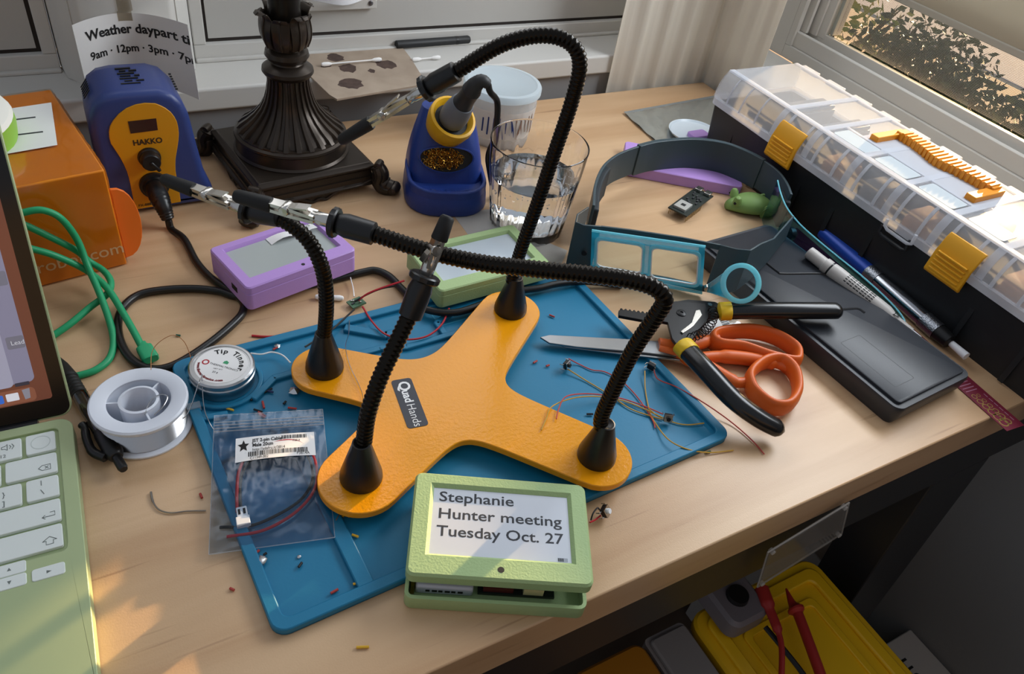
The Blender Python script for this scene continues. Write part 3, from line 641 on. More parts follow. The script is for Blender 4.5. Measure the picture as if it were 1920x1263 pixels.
# ================================================================== green usb cable
gc = thing('usb_cable', 'green usb cable with moulded plug looping out behind the laptop', 'cable', (1, 52, 0))
gm = mat('green_cable', '#1f9d68', .45)
for pth in ([(-7.72,56.3,5.71),(-5.37,56.3,7.17),(-4.46,56.3,7.45),(-3.29,56.3,7.42),(-2.29,56.3,6.49),(-1.66,56.3,4.44)] + [(-1.43,55.26,2.6),(-1.13,53.36,1.6),(-0.91,50.63,0.8),(-0.98,48.66,0.35),(-1.51,47.02,0.25),(-2.49,46.16,0.25),(-3.53,45.97,0.25),(-4.86,45.97,0.25)], [(-6.8,56.5,7.89),(-5.59,56.5,6.9),(-4.73,56.5,6.32),(-3.47,56.5,5.07),(-2.02,56.5,3.49)] + [(-1.26,56.63,2.1),(-0.44,55.88,1.5),(-0.17,54.62,1.2),(-0.67,53.38,1.1),(-1.93,52.64,0.8),(-3.57,51.42,0.5),(-5.11,50.57,0.25),(-6.54,49.58,0.25)], [(-7.2,55.6,6.53),(-5.82,55.6,5.55),(-4.81,55.6,4.86),(-3.46,55.6,3.93),(-1.97,55.6,2.48)] + [(-1.09,54.83,1.8),(-0.42,53.26,1.5),(0.1,50.89,1.1),(0.48,48.86,0.8),(0.75,47.24,0.5)]):
    MB().tube(spline(pth, 8), .26, 10).build('cord', gm, gc, world=True)
a, c_ = Vector((0.8,47.53,0.5)), Vector((1.18,45.28,0.5)); d = (c_ - a).normalized(); s_ = Vector((-d.y, d.x, 0))
MB().loft([[a + d * t + s_ * x * w_ + Vector((0, 0, z * h_)) for x, z in rrect(2, 2, .5, 3)] for t, w_, h_ in ((0, .3, .28), (.3, .3, .28), (.32, .36, .3), (.45, .36, .3), (.5, .55, .36), (1.8, .58, .36), (1.9, .5, .3))]).build('plug', gm, gc, world=True)

# ================================================================== soldering station
hk = thing('soldering_station', 'blue soldering station with yellow front panel below the paper sign', 'soldering station', (5.4, 69, 0))
blue = mat('station_blue', '#2f3f78', .38, bump=(700, .06))
ypan = mat('station_yellow', '#d2920a', .45)
ow = [(1.15, .15), (9.75, .15), (10.0, .5), (10.05, 1.6), (9.85, 2.3), (9.55, 3.2), (9.15, 7), (8.95, 9.2), (8.6, 10.5), (7.9, 11.4), (6.8, 11.85), (3.9, 11.9), (2.7, 11.7), (1.75, 11.0), (1.25, 9.9), (1.1, 8.5), (1.0, 4), (.95, .5)]
ow = [(x, z * .955) for x, z in ow]
def sec(y, d, dz=0): return [(x, y, z + dz) for x, z in inset(ow, d)]
MB().loft([sec(65.6, .75), sec(65.62, .5), sec(65.75, .2), sec(66.05, .03), sec(66.6, 0), sec(70.8, .1), sec(71.9, .3), sec(72.4, .7), sec(72.6, 1.2)]).build('housing', blue, hk, world=True, smooth=50)
for i in range(6):
    z = 10.15 + .3 * math.sin(i); MB().obox((1.6, 68.0 + i * .42, 10.45), (.6, 0, .8), (0, 1, 0), (-.8, 0, .6), .9, .14, .06).build('vent_slot', ink, hk, world=True)
for i, (x, y, l) in enumerate([(5.0, 67.4, 1.5), (4.9, 67.9, .6), (5.8, 67.9, .6), (5.0, 68.4, 1.4), (4.8, 68.9, .8), (5.7, 68.9, .4), (4.9, 69.4, 1.3), (4.7, 69.9, .5), (5.5, 69.9, .6), (4.8, 70.4, 1.2)]):
    MB().box(x - l / 2, x + l / 2, y - .09, y + .09, 11.29, 11.39).build('vent_slot', ink, hk, world=True)
for i in range(7): MB().box(8.35, 8.55, 67.2 + i * .5, 67.42 + i * .5, 10.55, 10.62).build('vent_slot', ink, hk, world=True)
pp = [(5.61,65.55,10.42),(4.9,65.55,10.36),(4.17,65.55,10.12),(3.53,65.55,9.7),(2.99,65.55,9.15),(2.66,65.55,8.67),(2.49,65.55,8.16),(2.43,65.55,7.64),(2.45,65.55,7.14),(2.66,65.55,6.52),(2.9,65.55,5.79),(3.07,65.55,5.1),(3.19,65.55,4.41),(3.24,65.55,3.72),(3.24,65.55,3),(3.19,65.55,0.53),(7.06,65.55,0.66),(7.11,65.55,2.37),(7.06,65.55,3.23),(7.07,65.55,3.93),(7.14,65.55,4.5),(7.23,65.55,5.04),(7.49,65.55,5.92),(7.73,65.55,6.81),(7.84,65.55,7.41),(7.87,65.55,8.01),(7.84,65.55,8.51),(7.71,65.55,8.96),(7.48,65.55,9.42),(7.14,65.55,9.81),(6.78,65.55,10.09),(6.42,65.55,10.3)]
pan = MB().loft([[(p[0], 65.68, p[2]) for p in pp], [(p[0], 65.5, p[2]) for p in pp]]).build('front_panel', ypan, hk, world=True, bevel=.04)
q = [(4.07,65.5,8.98),(6.26,65.5,9.02),(6.23,65.5,7.95),(4.09,65.5,7.89)]
MB().loft([[(p[0], 65.52, p[2]) for p in q], [(p[0], 65.47, p[2]) for p in q]]).build('readout_window', mat('readout_smoke', '#3a211c', .15), pan, world=True)
q = [(4.1,65.48,6.77),(6.17,65.48,6.77)]
v = Vector(q[1]) - Vector(q[0]); xd = v.normalized(); yd = Vector((-xd.z * 0, 0, 1)); 
text('lettering', 'HAKKO', .7, lambda x, y: Vector(q[0]) + xd * x * (v.length / 2.18) + Vector((0, 0, y)), mat('brown_print', '#3b2a12', .6), pan, world=True, bold=.025)
q2 = [(3.5,65.48,0.77),(5.3,65.48,0.85)]
text('lettering', 'FX-888D', .36, lambda x, y: Vector(q2[0]) + (Vector(q2[1]) - Vector(q2[0])).normalized() * x + Vector((0, 0, y)), MATS['brown_print'], pan, world=True, bold=.008)
kc = Vector((5.16,65.5,5.5))
kn = MB().lathe_dir([(.95, 0), (.9, .25), (.82, .3), (.78, 1.0), (.7, 1.1), (0, 1.12)], kc, (0, -1, 0), 28).build('knob', black, hk, world=True)
MB().obox(kc + Vector((.25, -1.0, -.35)), (.58, 0, -.8), (0, 1, 0), (.8, 0, .58), 1.1, .5, .3).build('pointer', black, kn, world=True, bevel=.08)
kc2 = Vector((5.12,65.5,2.8))
MB().lathe_dir([(1.25, 0), (1.22, .3), (1.0, .35), (.9, .6)], kc2, (0, -1, 0), 28).build('socket_collar', black, hk, world=True)
for x in (2, 9):
    for y in (67, 71.5): MB().lathe([(.5, 0), (.5, .2)], 12, (x, y, 0)).build('foot', blackm, hk, world=True)

# soldering iron: plug, cord, handle
ir = thing('soldering_iron', 'soldering iron with grey handle standing in the blue holder, black cord and plug', 'soldering iron', (32.8, 62, 0))
ppth = spline([kc2 + Vector((0, -.4, 0)), kc2 + Vector((.05, -1.4, -.2)), kc2 + Vector((.2, -2.4, -.9)), kc2 + Vector((.35, -2.9, -1.9))], 8)
MB().tube(resample(ppth, .12), [.85 if i < 12 else max(.36, .82 - .02 * (i - 12)) + (.05 if i % 2 else 0) for i in range(len(resample(ppth, .12)))], 18).build('plug', black, ir, world=True)
pe = ppth[-1]
cordm = mat('cord_black', '#141414', .35)
cp_ = [tuple(pe), tuple(pe + Vector((.1, -.4, -.8)))] + [(6.22,60.08,0.36),(6.5,56.6,0.34),(7.11,54.09,0.34),(8.09,51.9,0.34),(8.74,50.24,0.34),(8.41,48.94,0.34),(7.55,47.95,0.34),(5.61,46.42,0.34),(3.43,45.1,0.34),(1.86,44.61,0.34),(0.69,45.05,0.34),(-0.16,46.43,0.34),(-0.53,48.51,0.34),(-0.41,50.63,0.34),(0.27,52.46,0.34),(1.6,53.6,0.34),(3.5,53.6,0.34),(5.63,53.02,0.34),(7.3,52.1,0.34),(8.69,50.9,0.34),(11.65,50.7,0.34),(15.23,50.63,0.34),(19.12,50.91,0.34),(20.29,50.77,0.34),(21.08,49.63,0.34),(21.42,47.79,0.34),(21.71,45.81,0.5),(22.02,43.81,0.95),(23.94,42.71,0.95),(26.49,42.85,0.95),(29.93,43.49,0.95),(32.5,43.26,0.95),(34.71,43.23,0.95),(37.67,42.83,0.7),(40.61,41.74,0.34)]
MB().tube(spline(cp_, 8), .32, 10).build('cord', cordm, ir, world=True)
i0, i1 = Vector((32,60.88,8.95)), Vector((32.49,57.65,14.01)); d = (i1 - i0).normalized()
gg = mat('iron_grey', '#6d7178', .55); dg_ = mat('iron_dark', '#2c2d2f', .5)
i0 = i0 - d * 1.0
MB().lathe_dir([(.2, -5), (.22, -3), (.45, -2.6), (.5, -1)], i0, d, 16).build('heater_barrel', chrome, ir, world=True)
MB().lathe_dir([(.8, -1.2), (1.32, 0), (1.38, .8), (1.28, 1.8), (1.12, 2.6), (1.08, 2.7)], i0, d, 24).build('grip', gg, ir, world=True)
MB().lathe_dir([(1.0, 2.6), (.86, 3.4), (.86, 4.6), (.9, 4.7)], i0, d, 24).build('handle', dg_, ir, world=True)
pz = i0 + d * 4.7
el = spline([pz, pz + d * .9, pz + d * 1.5 + Vector((.35, -.1, .05)), pz + d * 1.6 + Vector((.95, -.25, -.35))], 7)
el = resample(el, .1)
MB().tube(el, [.9 - .019 * i + (.03 if i % 2 else 0) for i in range(len(el))], 16).build('bend_relief', dg_, ir, world=True)
ip = Vector(el[-1])
MB().tube(spline([ip, ip + Vector((.25, -.1, -.7))] + [(34.69,58.14,11.16),(34.9,58.04,9.32),(34.85,58.06,7.27),(34.55,58.2,5.64),(34.82,58.08,4.03)] + [(36.4, 58.9, .32), (38.6, 61.5, .32), (41.5, 64.5, .32)], 8), .3, 10).build('cord', cordm, ir, world=True)

# holder
ho = thing('iron_holder', 'dark blue soldering iron holder with yellow cone and brass sponge by the glass', 'iron holder', (31.6, 61.2, 0), math.radians(-18))
hb_ = mat('holder_blue', '#1e3880', .4, bump=(600, .05))
def hs(z, w_, d0, d1, r): return [(x, y, z) for x, y in rrect(w_, d1 - d0, r, 6, 0, (d0 + d1) / 2)]
MB().loft([hs(.0, 7.9, -4.3, 4.2, 2.9), hs(.25, 8.2, -4.5, 4.4, 3.1), hs(1.5, 8.05, -4.4, 4.4, 3.1), hs(1.9, 7.9, -4.3, 4.35, 3.0)]).build('base', hb_, ho, smooth=60)
MB().ring(rrect(7.9, 8.65, 3.0, 6, 0, .02), rrect(7.1, 7.8, 2.6, 6, 0, .02), 1.85, 2.7).build('base_rim', hb_, ho, bevel=.12)
# sloped tower
tw = []
for t in range(9):
    k = t / 8; y0 = -1.3 + 2.5 * k ** 1.1; w_ = 7.6 - 2.7 * k ** 1.7; tw.append(hs(1.8 + 6.6 * k, w_, y0, 4.25 - .5 * k, min(1.6, w_ * .3)))
MB().loft(tw).build('tower', hb_, ho, smooth=60, bevel=.1)
nrm = Vector((0, -.93, .36)).normalized(); ctr = Vector((-.1, -.5, 4.3)); ux = Vector((1, 0, 0)); uy = nrm.cross(ux) * -1
if uy.z < 0: uy = -uy
def onf(x, y, o): return ctr + ux * x + uy * y + nrm * o
el_ = [(2.6 * math.cos(2 * PI * i / 36), 1.2 * math.sin(2 * PI * i / 36) + .12 * math.cos(4 * PI * i / 36)) for i in range(36)]
MB().loft([[onf(x, y, -.1) for x, y in el_], [onf(x, y, .12) for x, y in el_]]).build('sponge_opening', ink, ho)
MB().loft([[onf(x * 1.08, y * 1.12, -.1) for x, y in el_], [onf(x * 1.06, y * 1.1, .2) for x, y in el_], [onf(x, y, .22) for x, y in el_], [onf(x, y, -.1) for x, y in el_]], caps=False).build('opening_lip', hb_, ho)
rg = random.Random(3); bs = MB()
for i in range(210):
    a = rg.random() * 6.28; r_ = rg.random() ** .5; o = onf(-.4 + 2.05 * r_ * math.cos(a), 1.02 * r_ * math.sin(a), .12 + .12 * rg.random())
    t_ = rg.random() * 6.28; cc = []
    for k in range(6): cc.append(o + ux * .16 * math.cos(t_ + k * 1.1) + uy * .16 * math.sin(t_ + k * 1.1) + nrm * .06 * math.sin(k * 2.0))
    bs.tube(cc, .035, 4)
bo = bs.build('brass_sponge', mat('brass_wool', '#b98a3a', .25, 1), ho); bo['kind'] = 'stuff'
cd = Vector((.30, -.42, .86)).normalized(); yc = mat('cone_yellow', '#d9a412', .45)
def tolocal(p): 
    l, R = XF[ho.name]; return R.transposed() @ (Vector(p) - l)
io = tolocal(i0); idr = (XF[ho.name][1].transposed() @ d)
MB().lathe_dir([(1.3, -2.6), (2.05, -1.7), (2.35, -.3), (2.3, .35), (2.05, .42), (1.85, .2), (1.6, -.4)], io, idr, 32, caps=False).build('cone_ring', yc, ho)
MB().lathe_dir([(.0, -.9), (1.7, -.9), (1.75, -.2)], io, idr, 24).build('cone_liner', ink, ho)
MB().lathe([(.0, 2.0), (.6, 2.0), (.6, 2.15), (.5, 2.25), (0, 2.25)], 20, (.2, -3.0, -.1)).build('tray_boss', hb_, ho)
MB().obox((1.3, -3.0, 2.0), (1, .4, 0), (-.4, 1, 0), (0, 0, 1), 1.4, .35, .4).build('tray_rib', hb_, ho, bevel=.1)
MB().obox((-1.1, -3.0, 2.0), (1, -.4, 0), (.4, 1, 0), (0, 0, 1), 1.4, .35, .4).build('tray_rib', hb_, ho, bevel=.1)
text('lettering', 'HAKKO', .6, lambda x, y: onf(-1.1 + x, -2.05 + y, .03), mat('holder_emboss', '#1a3278', .35), ho)

# ================================================================== lamp
la = thing('table_lamp', 'dark bronze table lamp base with fluted bell and scrolled feet', 'lamp', (18.5, 69.1, 0), math.radians(6.8))
brz = mat('dark_bronze', '#3a322b', .32, .55, bump=(120, .1))
hp = 5.9
MB().loft([[(x * s_, y * s_, z) for x, y in ((-hp, -hp), (hp, -hp), (hp, hp), (-hp, hp))] for s_, z in ((1.06, .75), (1.06, .95), (1.0, 1.2), (.97, 2.2), (1.02, 2.45), (1.02, 2.7), (.97, 2.85), (.95, 3.0))]).build('plinth', brz, la, bevel=.08, smooth=30)
for k in range(4):
    a = k * PI / 2; c, s = math.cos(a), math.sin(a)
    def rt(p): return (p[0] * c - p[1] * s, p[0] * s + p[1] * c, p[2])
    # scalloped skirt on each side
    sk = MB()
    prof = spline([(-5.6, 1.2, 0), (-4.2, .9, 0), (-2.6, .95, 0), (-1.5, .55, 0), (-.7, .15, 0), (0, .35, 0), (.7, .15, 0), (1.5, .55, 0), (2.6, .95, 0), (4.2, .9, 0), (5.6, 1.2, 0)], 5)
    sk.loft([[rt((p.x, -hp * 1.0 - .1, max(p.y, .12))) for p in prof] + [rt((5.6, -hp * 1.0 - .1, 1.6)), rt((-5.6, -hp - .1, 1.6))], [rt((p.x, -hp + .3, max(p.y, .12))) for p in prof] + [rt((5.6, -hp + .3, 1.6)), rt((-5.6, -hp + .3, 1.6))]])
    sk.build('skirt', brz, la)
    ed = MB().tube([rt((p.x, -hp - .12, max(p.y, .14))) for p in prof], .16, 8).build('skirt_bead', brz, la)
    # scrolled leaf foot at each corner
    f0 = Vector((-hp * 1.02, -hp * 1.02, 2.5)); dg2 = Vector((-.707, -.707, 0))
    path = spline([f0 + dg2 * .1 + Vector((0, 0, .3)), f0 + dg2 * .55 + Vector((0, 0, -.5)), f0 + dg2 * .5 + Vector((0, 0, -1.3)), f0 + dg2 * 1.1 + Vector((0, 0, -1.9)), f0 + dg2 * 1.9 + Vector((0, 0, -1.95))], 6)
    ft = MB().tube([rt(p) for p in path], [.7 + .02 * i for i in range(len(path) - 8)] + [1.0 - .03 * i for i in range(8)], 10).build('foot', brz, la)
    MB().lathe_dir([(0, -.9), (.35, -.85), (.55, -.5), (.6, 0), (.55, .5), (.35, .85), (0, .9)], rt(f0 + dg2 * 2.0 + Vector((0, 0, -1.9))), rt((.707, -.707, 0)), 14).build('toe_scroll', brz, ft)
    MB().lathe_dir([(0, -.6), (.4, -.5), (.45, 0), (.4, .5), (0, .6)], rt(f0 + dg2 * .35 + Vector((0, 0, .35))), rt((.707, -.707, 0)), 12).build('knee_scroll', brz, ft)
    for e in (-1, 1):
        sdv = Vector((.707, -.707, 0)) * e
        MB().tube([rt(p + sdv * (.4 + .5 * math.sin(PI * i / (len(path) - 1)))) for i, p in enumerate(path[2:-3])], [.5 - .012 * i for i in range(len(path) - 5)], 8).build('acanthus_lobe', brz, ft)
MB().lathe([(5.45, 2.9), (5.5, 3.1), (5.3, 3.3), (5.2, 4.3), (5.35, 4.45), (5.3, 4.65), (5.05, 4.8), (5.0, 4.95)], 56).build('bell_collar', brz, la)
nfl = 26; prof = [(4.85, 4.9), (4.5, 5.3), (3.9, 5.75), (3.2, 6.4), (2.65, 7.1), (2.25, 7.9), (2.0, 8.8), (1.85, 9.7), (1.85, 10.3)]
rings = []
for r_, z in prof:
    rings.append([(r_ * (1 + .045 * (1 if (i % 8) in (2, 3, 4, 5) else -1)) * math.cos(2 * PI * i / (nfl * 8)), r_ * (1 + .045 * (1 if (i % 8) in (2, 3, 4, 5) else -1)) * math.sin(2 * PI * i / (nfl * 8)), z) for i in range(nfl * 8)])
MB().loft(rings).build('fluted_bell', brz, la, smooth=30)
MB().lathe([(1.85, 10.2), (2.15, 10.4), (2.35, 10.7), (2.3, 11.0), (1.85, 11.35), (1.5, 11.5), (1.42, 11.65), (1.75, 11.8), (2.0, 12.2), (1.9, 12.6), (1.45, 12.85), (1.35, 13.1)], 48).build('ring_knops', brz, la)
lc_ = MB().lathe([(1.5, 12.9), (1.85, 13.4), (1.95, 14.2), (1.75, 15), (1.5, 15.4)], 32).build('leaf_cup', brz, la)
for k in range(8):
    a = 2 * PI * k / 8 + .2; c, s = math.cos(a), math.sin(a); big = k % 2 == 0
    pts = [(1.75, 13.1), (2.05, 13.9), (2.1, 14.8), (1.95, 15.7), (2.35 if big else 2.0, 16.3 if big else 15.6), (2.75 if big else 2.15, 16.15 if big else 15.9)]
    pp_ = spline([(r_ * c, r_ * s, z) for r_, z in pts], 5)
    w1 = [.55 + .25 * math.sin(PI * i / (len(pp_) - 1)) for i in range(len(pp_))] 
    MB().loft([[p + Vector((-s, c, 0)) * w1[i] * x + Vector((c, s, 0)) * .16 * (1 - x * x) for x in (-1, -.5, 0, .5, 1)] + [p + Vector((-s, c, 0)) * w1[i] * x - Vector((c, s, 0)) * .08 for x in (1, -1)] for i, p in enumerate(pp_)]).build('acanthus_leaf', brz, lc_, smooth=60)
    MB().tube([p + Vector((c, s, 0)) * .17 for p in pp_], .08, 6).build('leaf_rib', brz, lc_)
MB().lathe([(1.42, 14.8), (1.4, 40)], 28).build('pole', mat('lamp_pole', '#17130f', .35, .3), la)

# ================================================================== e-paper cases
epgrey = mat('epaper_grey', '#aab0ae', .12, spec=.6)
def epaper(root, m, w_, d_, h, scrm=epgrey, z0=0, side=True, hole=True, split=True, wm=(.9, .9, 1.2, .75)):
    """closed printed case: lower shell, bezel with recessed window, screen, button hole"""
    ol = rrect(w_, d_, .45, 5, w_ / 2, d_ / 2)
    if split: MB().prism(ol, z0, z0 + h * .68, .06).build('back_shell', m, root)
    zb = z0 + (h * .7 if split else 0)
    win = rrect(w_ - wm[0] - wm[1], d_ - wm[2] - wm[3], .06, 5, wm[0] + (w_ - wm[0] - wm[1]) / 2, wm[2] + (d_ - wm[2] - wm[3]) / 2)
    wi = rrect(w_ - wm[0] - wm[1] - .32, d_ - wm[2] - wm[3] - .32, .03, 5, wm[0] + (w_ - wm[0] - wm[1]) / 2, wm[2] + (d_ - wm[2] - wm[3]) / 2); zt = z0 + h
    oi = inset(ol, .1)
    bz_ = MB().loft([[(x, y, zb) for x, y in ol], [(x, y, zt - .1) for x, y in ol], [(x, y, zt) for x, y in oi], [(x, y, zt) for x, y in win], [(x, y, zt - .3) for x, y in wi], [(x, y, zb) for x, y in wi], [(x, y, zb) for x, y in ol]], caps=False).build('bezel', m, root, smooth=30)
    MB().prism(wi, zt - .42, zt - .3).build('screen', scrm, root)
    if hole: MB().lathe([(.16, zt - .1), (.16, zt + .004)], 18, (w_ / 2 + .2, wm[2] * .45, 0)).build('button_hole', ink, bz_)
    if side: MB().prism(rrect(.06, .9, .02, 2, 0, d_ * .35), z0 + h * .3, z0 + h * .52).build('usb_port', ink, root)
    return bz_, zt
pu = thing('epaper_case', 'lilac e-paper display case with peeling film lying behind the left gooseneck', 'display', (8.85, 48.45, .68), math.radians(14))
bz_, zt = epaper(pu, purple, 10.0, 6.3, 2.25, wm=(.85, .8, 1.15, .7))
cu_ = [[(4.6 + 4.3 * i / 8, 4.45 + 1.0 * k / 3 - .02 * i, zt - .25 + .38 * abs(math.sin(i / 8 * 5.2)) * (1 - k / 3 * .5)) for i in range(9)] for k in range(4)]
fm = MB().sheet(cu_, .015).build('peeling_film', paper, pu, smooth=70)
for i, x in enumerate((7.2, 8.0)): text('print', 'V6', .42, lambda a, c: Vector((x + a, 4.75 + c, zt + .2 - (.05 if i else 0))), ink, fm)
g2 = thing('epaper_case', 'green e-paper display case at the back edge of the mat under the arms', 'display', (23.1, 43.75, .75), math.radians(3))
epaper(g2, green, 11, 6.5, 1.85, mat('epaper_pale', '#b4bec6', .15, spec=.6))
p2 = thing('epaper_case', 'lilac case lying flat behind the magnifier headband', 'display', (52.8, 59.2, 0), math.radians(-36))
MB().prism(rrect(13.5, 6.0, .5, 5, 6.75, 3.0), 0, 1.3, .08).build('shell', purple, p2)
MB().prism(rrect(13.4, 5.9, .5, 5, 6.75, 3.0), .7, .75).build('seam', mat('lilac_seam', '#8a64aa', .5), p2)
# the opened green display in front
gd = thing('epaper_display', 'opened sage green display reading a meeting reminder in front of the mat', 'display', (10.55, 20.9, 0), math.radians(-28))
W_, D_ = 10.7, 7.2
tr_ = MB(); ol = rrect(W_, D_, .5, 5, W_ / 2, D_ / 2 - .4); il = inset(ol, .22)
tr_.loft([[(x, y, 0) for x, y in inset(ol, .1)], [(x, y, .12) for x, y in ol], [(x, y, 1.2) for x, y in ol], [(x, y, 1.2) for x, y in il], [(x, y, .25) for x, y in il]])
tr_.build('back_tray', green, gd, smooth=40)
bt = MB().box(.6, 4.0, .45, 6.0, .27, 1.1).build('battery', mat('battery_wrap', '#c9ccd6', .35), gd, bevel=.15)
for i in range(6): MB().box(1.2 + i * .38, 1.45 + i * .38 + .05 * (i % 2), .43, .46, .6, .78).build('print', ink, bt)
pc = MB().box(4.3, 8.9, .6, 6.0, .35, .55).build('circuit_board', mat('pcb_black', '#1b2420', .4), gd)
MB().box(4.6, 6.4, .7, 1.9, .55, .95).build('chip', mat('chip_red', '#5a1f1c', .5), pc); MB().box(7.0, 8.2, .65, 1.5, .55, 1.15).build('connector', mat('pale_connector', '#d8cf9a', .5), pc)
MB().box(.33, .55, .4, 1.4, .3, 1.2).build('brass_insert', mat('brass', '#a8843a', .3, 1), gd)
fr_ = MB(); fw, fd = 10.95, 7.35
ft_ = math.radians(1.8)
def fp(x, y, z): return Vector((x - .05, .3 + y * math.cos(ft_) - z * math.sin(ft_), 1.72 + z))
ol = rrect(fw, fd, .5, 6, fw / 2, fd / 2); oi = inset(ol, .14)
win = rrect(fw - 2.0, fd - 2.15, .05, 6, fw / 2 + .02, 1.35 + (fd - 2.15) / 2); wi = rrect(fw - 2.44, fd - 2.59, .03, 6, fw / 2 + .02, 1.35 + (fd - 2.15) / 2)
bzl = fr_.loft([[fp(x, y, 0) for x, y in inset(ol, .05)], [fp(x, y, .06) for x, y in ol], [fp(x, y, .72) for x, y in ol], [fp(x, y, .88) for x, y in oi], [fp(x, y, .88) for x, y in win], [fp(x, y, .66) for x, y in wi], [fp(x, y, 0) for x, y in wi], [fp(x, y, 0) for x, y in inset(ol, .05)]], caps=False).build('front_bezel', green, gd, smooth=32)
sc_ = MB().loft([[fp(x, y, .5) for x, y in wi], [fp(x, y, .64) for x, y in wi]]).build('screen', mat('epaper_white', '#cfd4dd', .22, spec=.5), gd)
tm = mat('epaper_ink', '#2c2f36', .5)
hx, hy = win[12][0] + .0, 1.35
x0_ = 1.58; yt = 1.35 + (fd - 2.15)
for i, (ln_, wd_) in enumerate((('Stephanie', 4.7), ('Hunter meeting', 7.7), ('Tuesday Oct. 27', 7.75))):
    # measure the line so it fills its width
    sx = wd_ / textw(ln_)
    yb = yt - 1.2 - i * 1.25
    text('message', ln_, 1.0, (lambda yb, sx: lambda x, y: fp(x0_ + x * sx, yb + y * 1.05, .647))(yb, sx), tm, sc_, bold=.012)
bx0 = fw - 1.0 - 1.05
MB().loft([[fp(x, y, .642) for x, y in rrect(.62, .26, .03, 2, bx0 + .31, 1.75)], [fp(x, y, .646) for x, y in rrect(.62, .26, .03, 2, bx0 + .31, 1.75)]]).build('battery_icon', mat('epaper_pale_ink', '#9aa0aa', .5), sc_)
for i in range(3): MB().loft([[fp(x, y, .646) for x, y in rrect(.085, .22, .01, 2, bx0 + .08 + i * .12, 1.75)], [fp(x, y, .65) for x, y in rrect(.085, .22, .01, 2, bx0 + .08 + i * .12, 1.75)]]).build('battery_bar', tm, sc_)
MB().loft([[fp(fw / 2 + x, .68 + y, .8) for x, y in circ(.2, 20)], [fp(fw / 2 + x, .68 + y, .886) for x, y in circ(.2, 20)]]).build('button_hole', ink, bzl)
def tact(parent, c, rz, world=True, tilt=0, s=1.0):
    c = Vector(c); R = Matrix.Rotation(rz, 3, 'Z') @ Matrix.Rotation(tilt, 3, 'X')
    def T(b): return b.map(lambda p: c + R @ (p * s))
    o = T(MB().box(-.3, .3, -.3, .3, .1, .42)).build('switch_body', black, parent, world=world, bevel=.03)
    T(MB().box(-.3, .3, -.3, .3, .42, .47)).build('switch_plate', chrome, o, world=world); T(MB().lathe([(.17, .47), (.17, .62)], 14)).build('plunger', black if s < 1.05 else white, o, world=world)
    for sx in (-1, 1):
        for sy in (-1, 1): T(MB().tube([(sx * .3, sy * .22, .2), (sx * .42, sy * .22, .15), (sx * .42, sy * .22, -.1)], .04, 5)).build('pin', chrome, o, world=world)
    return o
tact(gd, (24.9,21.4,0.45), .6, tilt=.9, s=1.08)
MB().tube(spline([(23.63,20.9,0.8),(23.95,21.2,1),(24.51,21.49,0.9),(24.75,21.49,0.6)], 6), .06, 6).build('wire', blackw, gd, world=True)
MB().tube(spline([(23.59,20.89,0.6),(24.09,20.97,0.5),(24.68,21.17,0.4)], 5), .06, 6).build('wire', redw, gd, world=True)

# ================================================================== zip bag with lead inside
bgp = [(1.26,28.12,0.35),(8.24,26.24,0.55),(10.8,36.37,0.75),(3.93,38.41,0.75)]
B0, B1, B2, B3 = [Vector(p) for p in bgp]
def bagp(u, v, o=0):
    p = (B0 * (1 - u) + B1 * u) * (1 - v) + (B3 * (1 - u) + B2 * u) * v
    return p + Vector((0, 0, o))
rg = random.Random(11)
def bulge(u, v): return .55 * math.sin(PI * min(max(u, 0), 1)) ** .6 * math.sin(PI * min(max(v / .86, 0), 1)) ** .6 if v < .86 else 0
zb_ = thing('zip_bag', 'small clear zip bag with a barcode label lying on the left of the mat', 'bag', tuple(B0 * .5 + B2 * .5 - Vector((0, 0, .3))))
bagm = film('poly_bag', '#f0f4f8', .14, .03); nt = bagm.node_tree
n_ = nt.nodes.new('ShaderNodeTexNoise'); n_.inputs['Scale'].default_value = 38; n_.inputs['Detail'].default_value = 2
b_ = nt.nodes.new('ShaderNodeBump'); b_.inputs['Strength'].default_value = .55; b_.inputs['Distance'].default_value = .004
tc_ = nt.nodes.new('ShaderNodeTexCoord'); nt.links.new(tc_.outputs['Object'], n_.inputs[0]); nt.links.new(n_.outputs[0], b_.inputs['Height'])
for n2 in nt.nodes:
    if n2.type == 'BSDF_GLOSSY': nt.links.new(b_.outputs[0], n2.inputs['Normal'])
top = []; n1, n2_ = 28, 28
for k in range(n2_ + 1):
    top.append([bagp(i / n1, k / n2_, .12 + bulge(i / n1, k / n2_) + .05 * math.sin(i * 1.7 + k * .9) * math.sin(k * 1.3)) for i in range(n1 + 1)])
MB().sheet(top, .008).build('front_film', bagm, zb_, world=True, smooth=60)
MB().sheet([[bagp(i / 8, k / 8, -.02) for i in range(9)] for k in range(9)], .008).build('back_film', bagm, zb_, world=True, smooth=60)
edge = frosted('bag_seam', '#e9eef2', .35, .2)
for v_ in (.86, .885, .91, .935): MB().tube([bagp(i / 10, v_, .14) for i in range(11)], .035, 6).build('zip_ridge', edge, zb_, world=True)
for (a_, c_) in (((0, 0), (1, 0)), ((0, 0), (0, 1)), ((1, 0), (1, 1)), ((0, 1), (1, 1))): MB().tube([bagp(a_[0] + (c_[0] - a_[0]) * i / 10, a_[1] + (c_[1] - a_[1]) * i / 10, .06) for i in range(11)], .03, 5).build('seam', edge, zb_, world=True)
def lbp(x, y, o=0): # label frame in the bag's (u,v)
    u = .20 + x * .70; v = .575 + y * .20 + x * .015
    return bagp(u, v, .16 + bulge(u, v) + o)
lab = MB().sheet([[lbp(i / 12, k / 5) for i in range(13)] for k in range(6)], .015).build('label', paper, zb_, world=True)
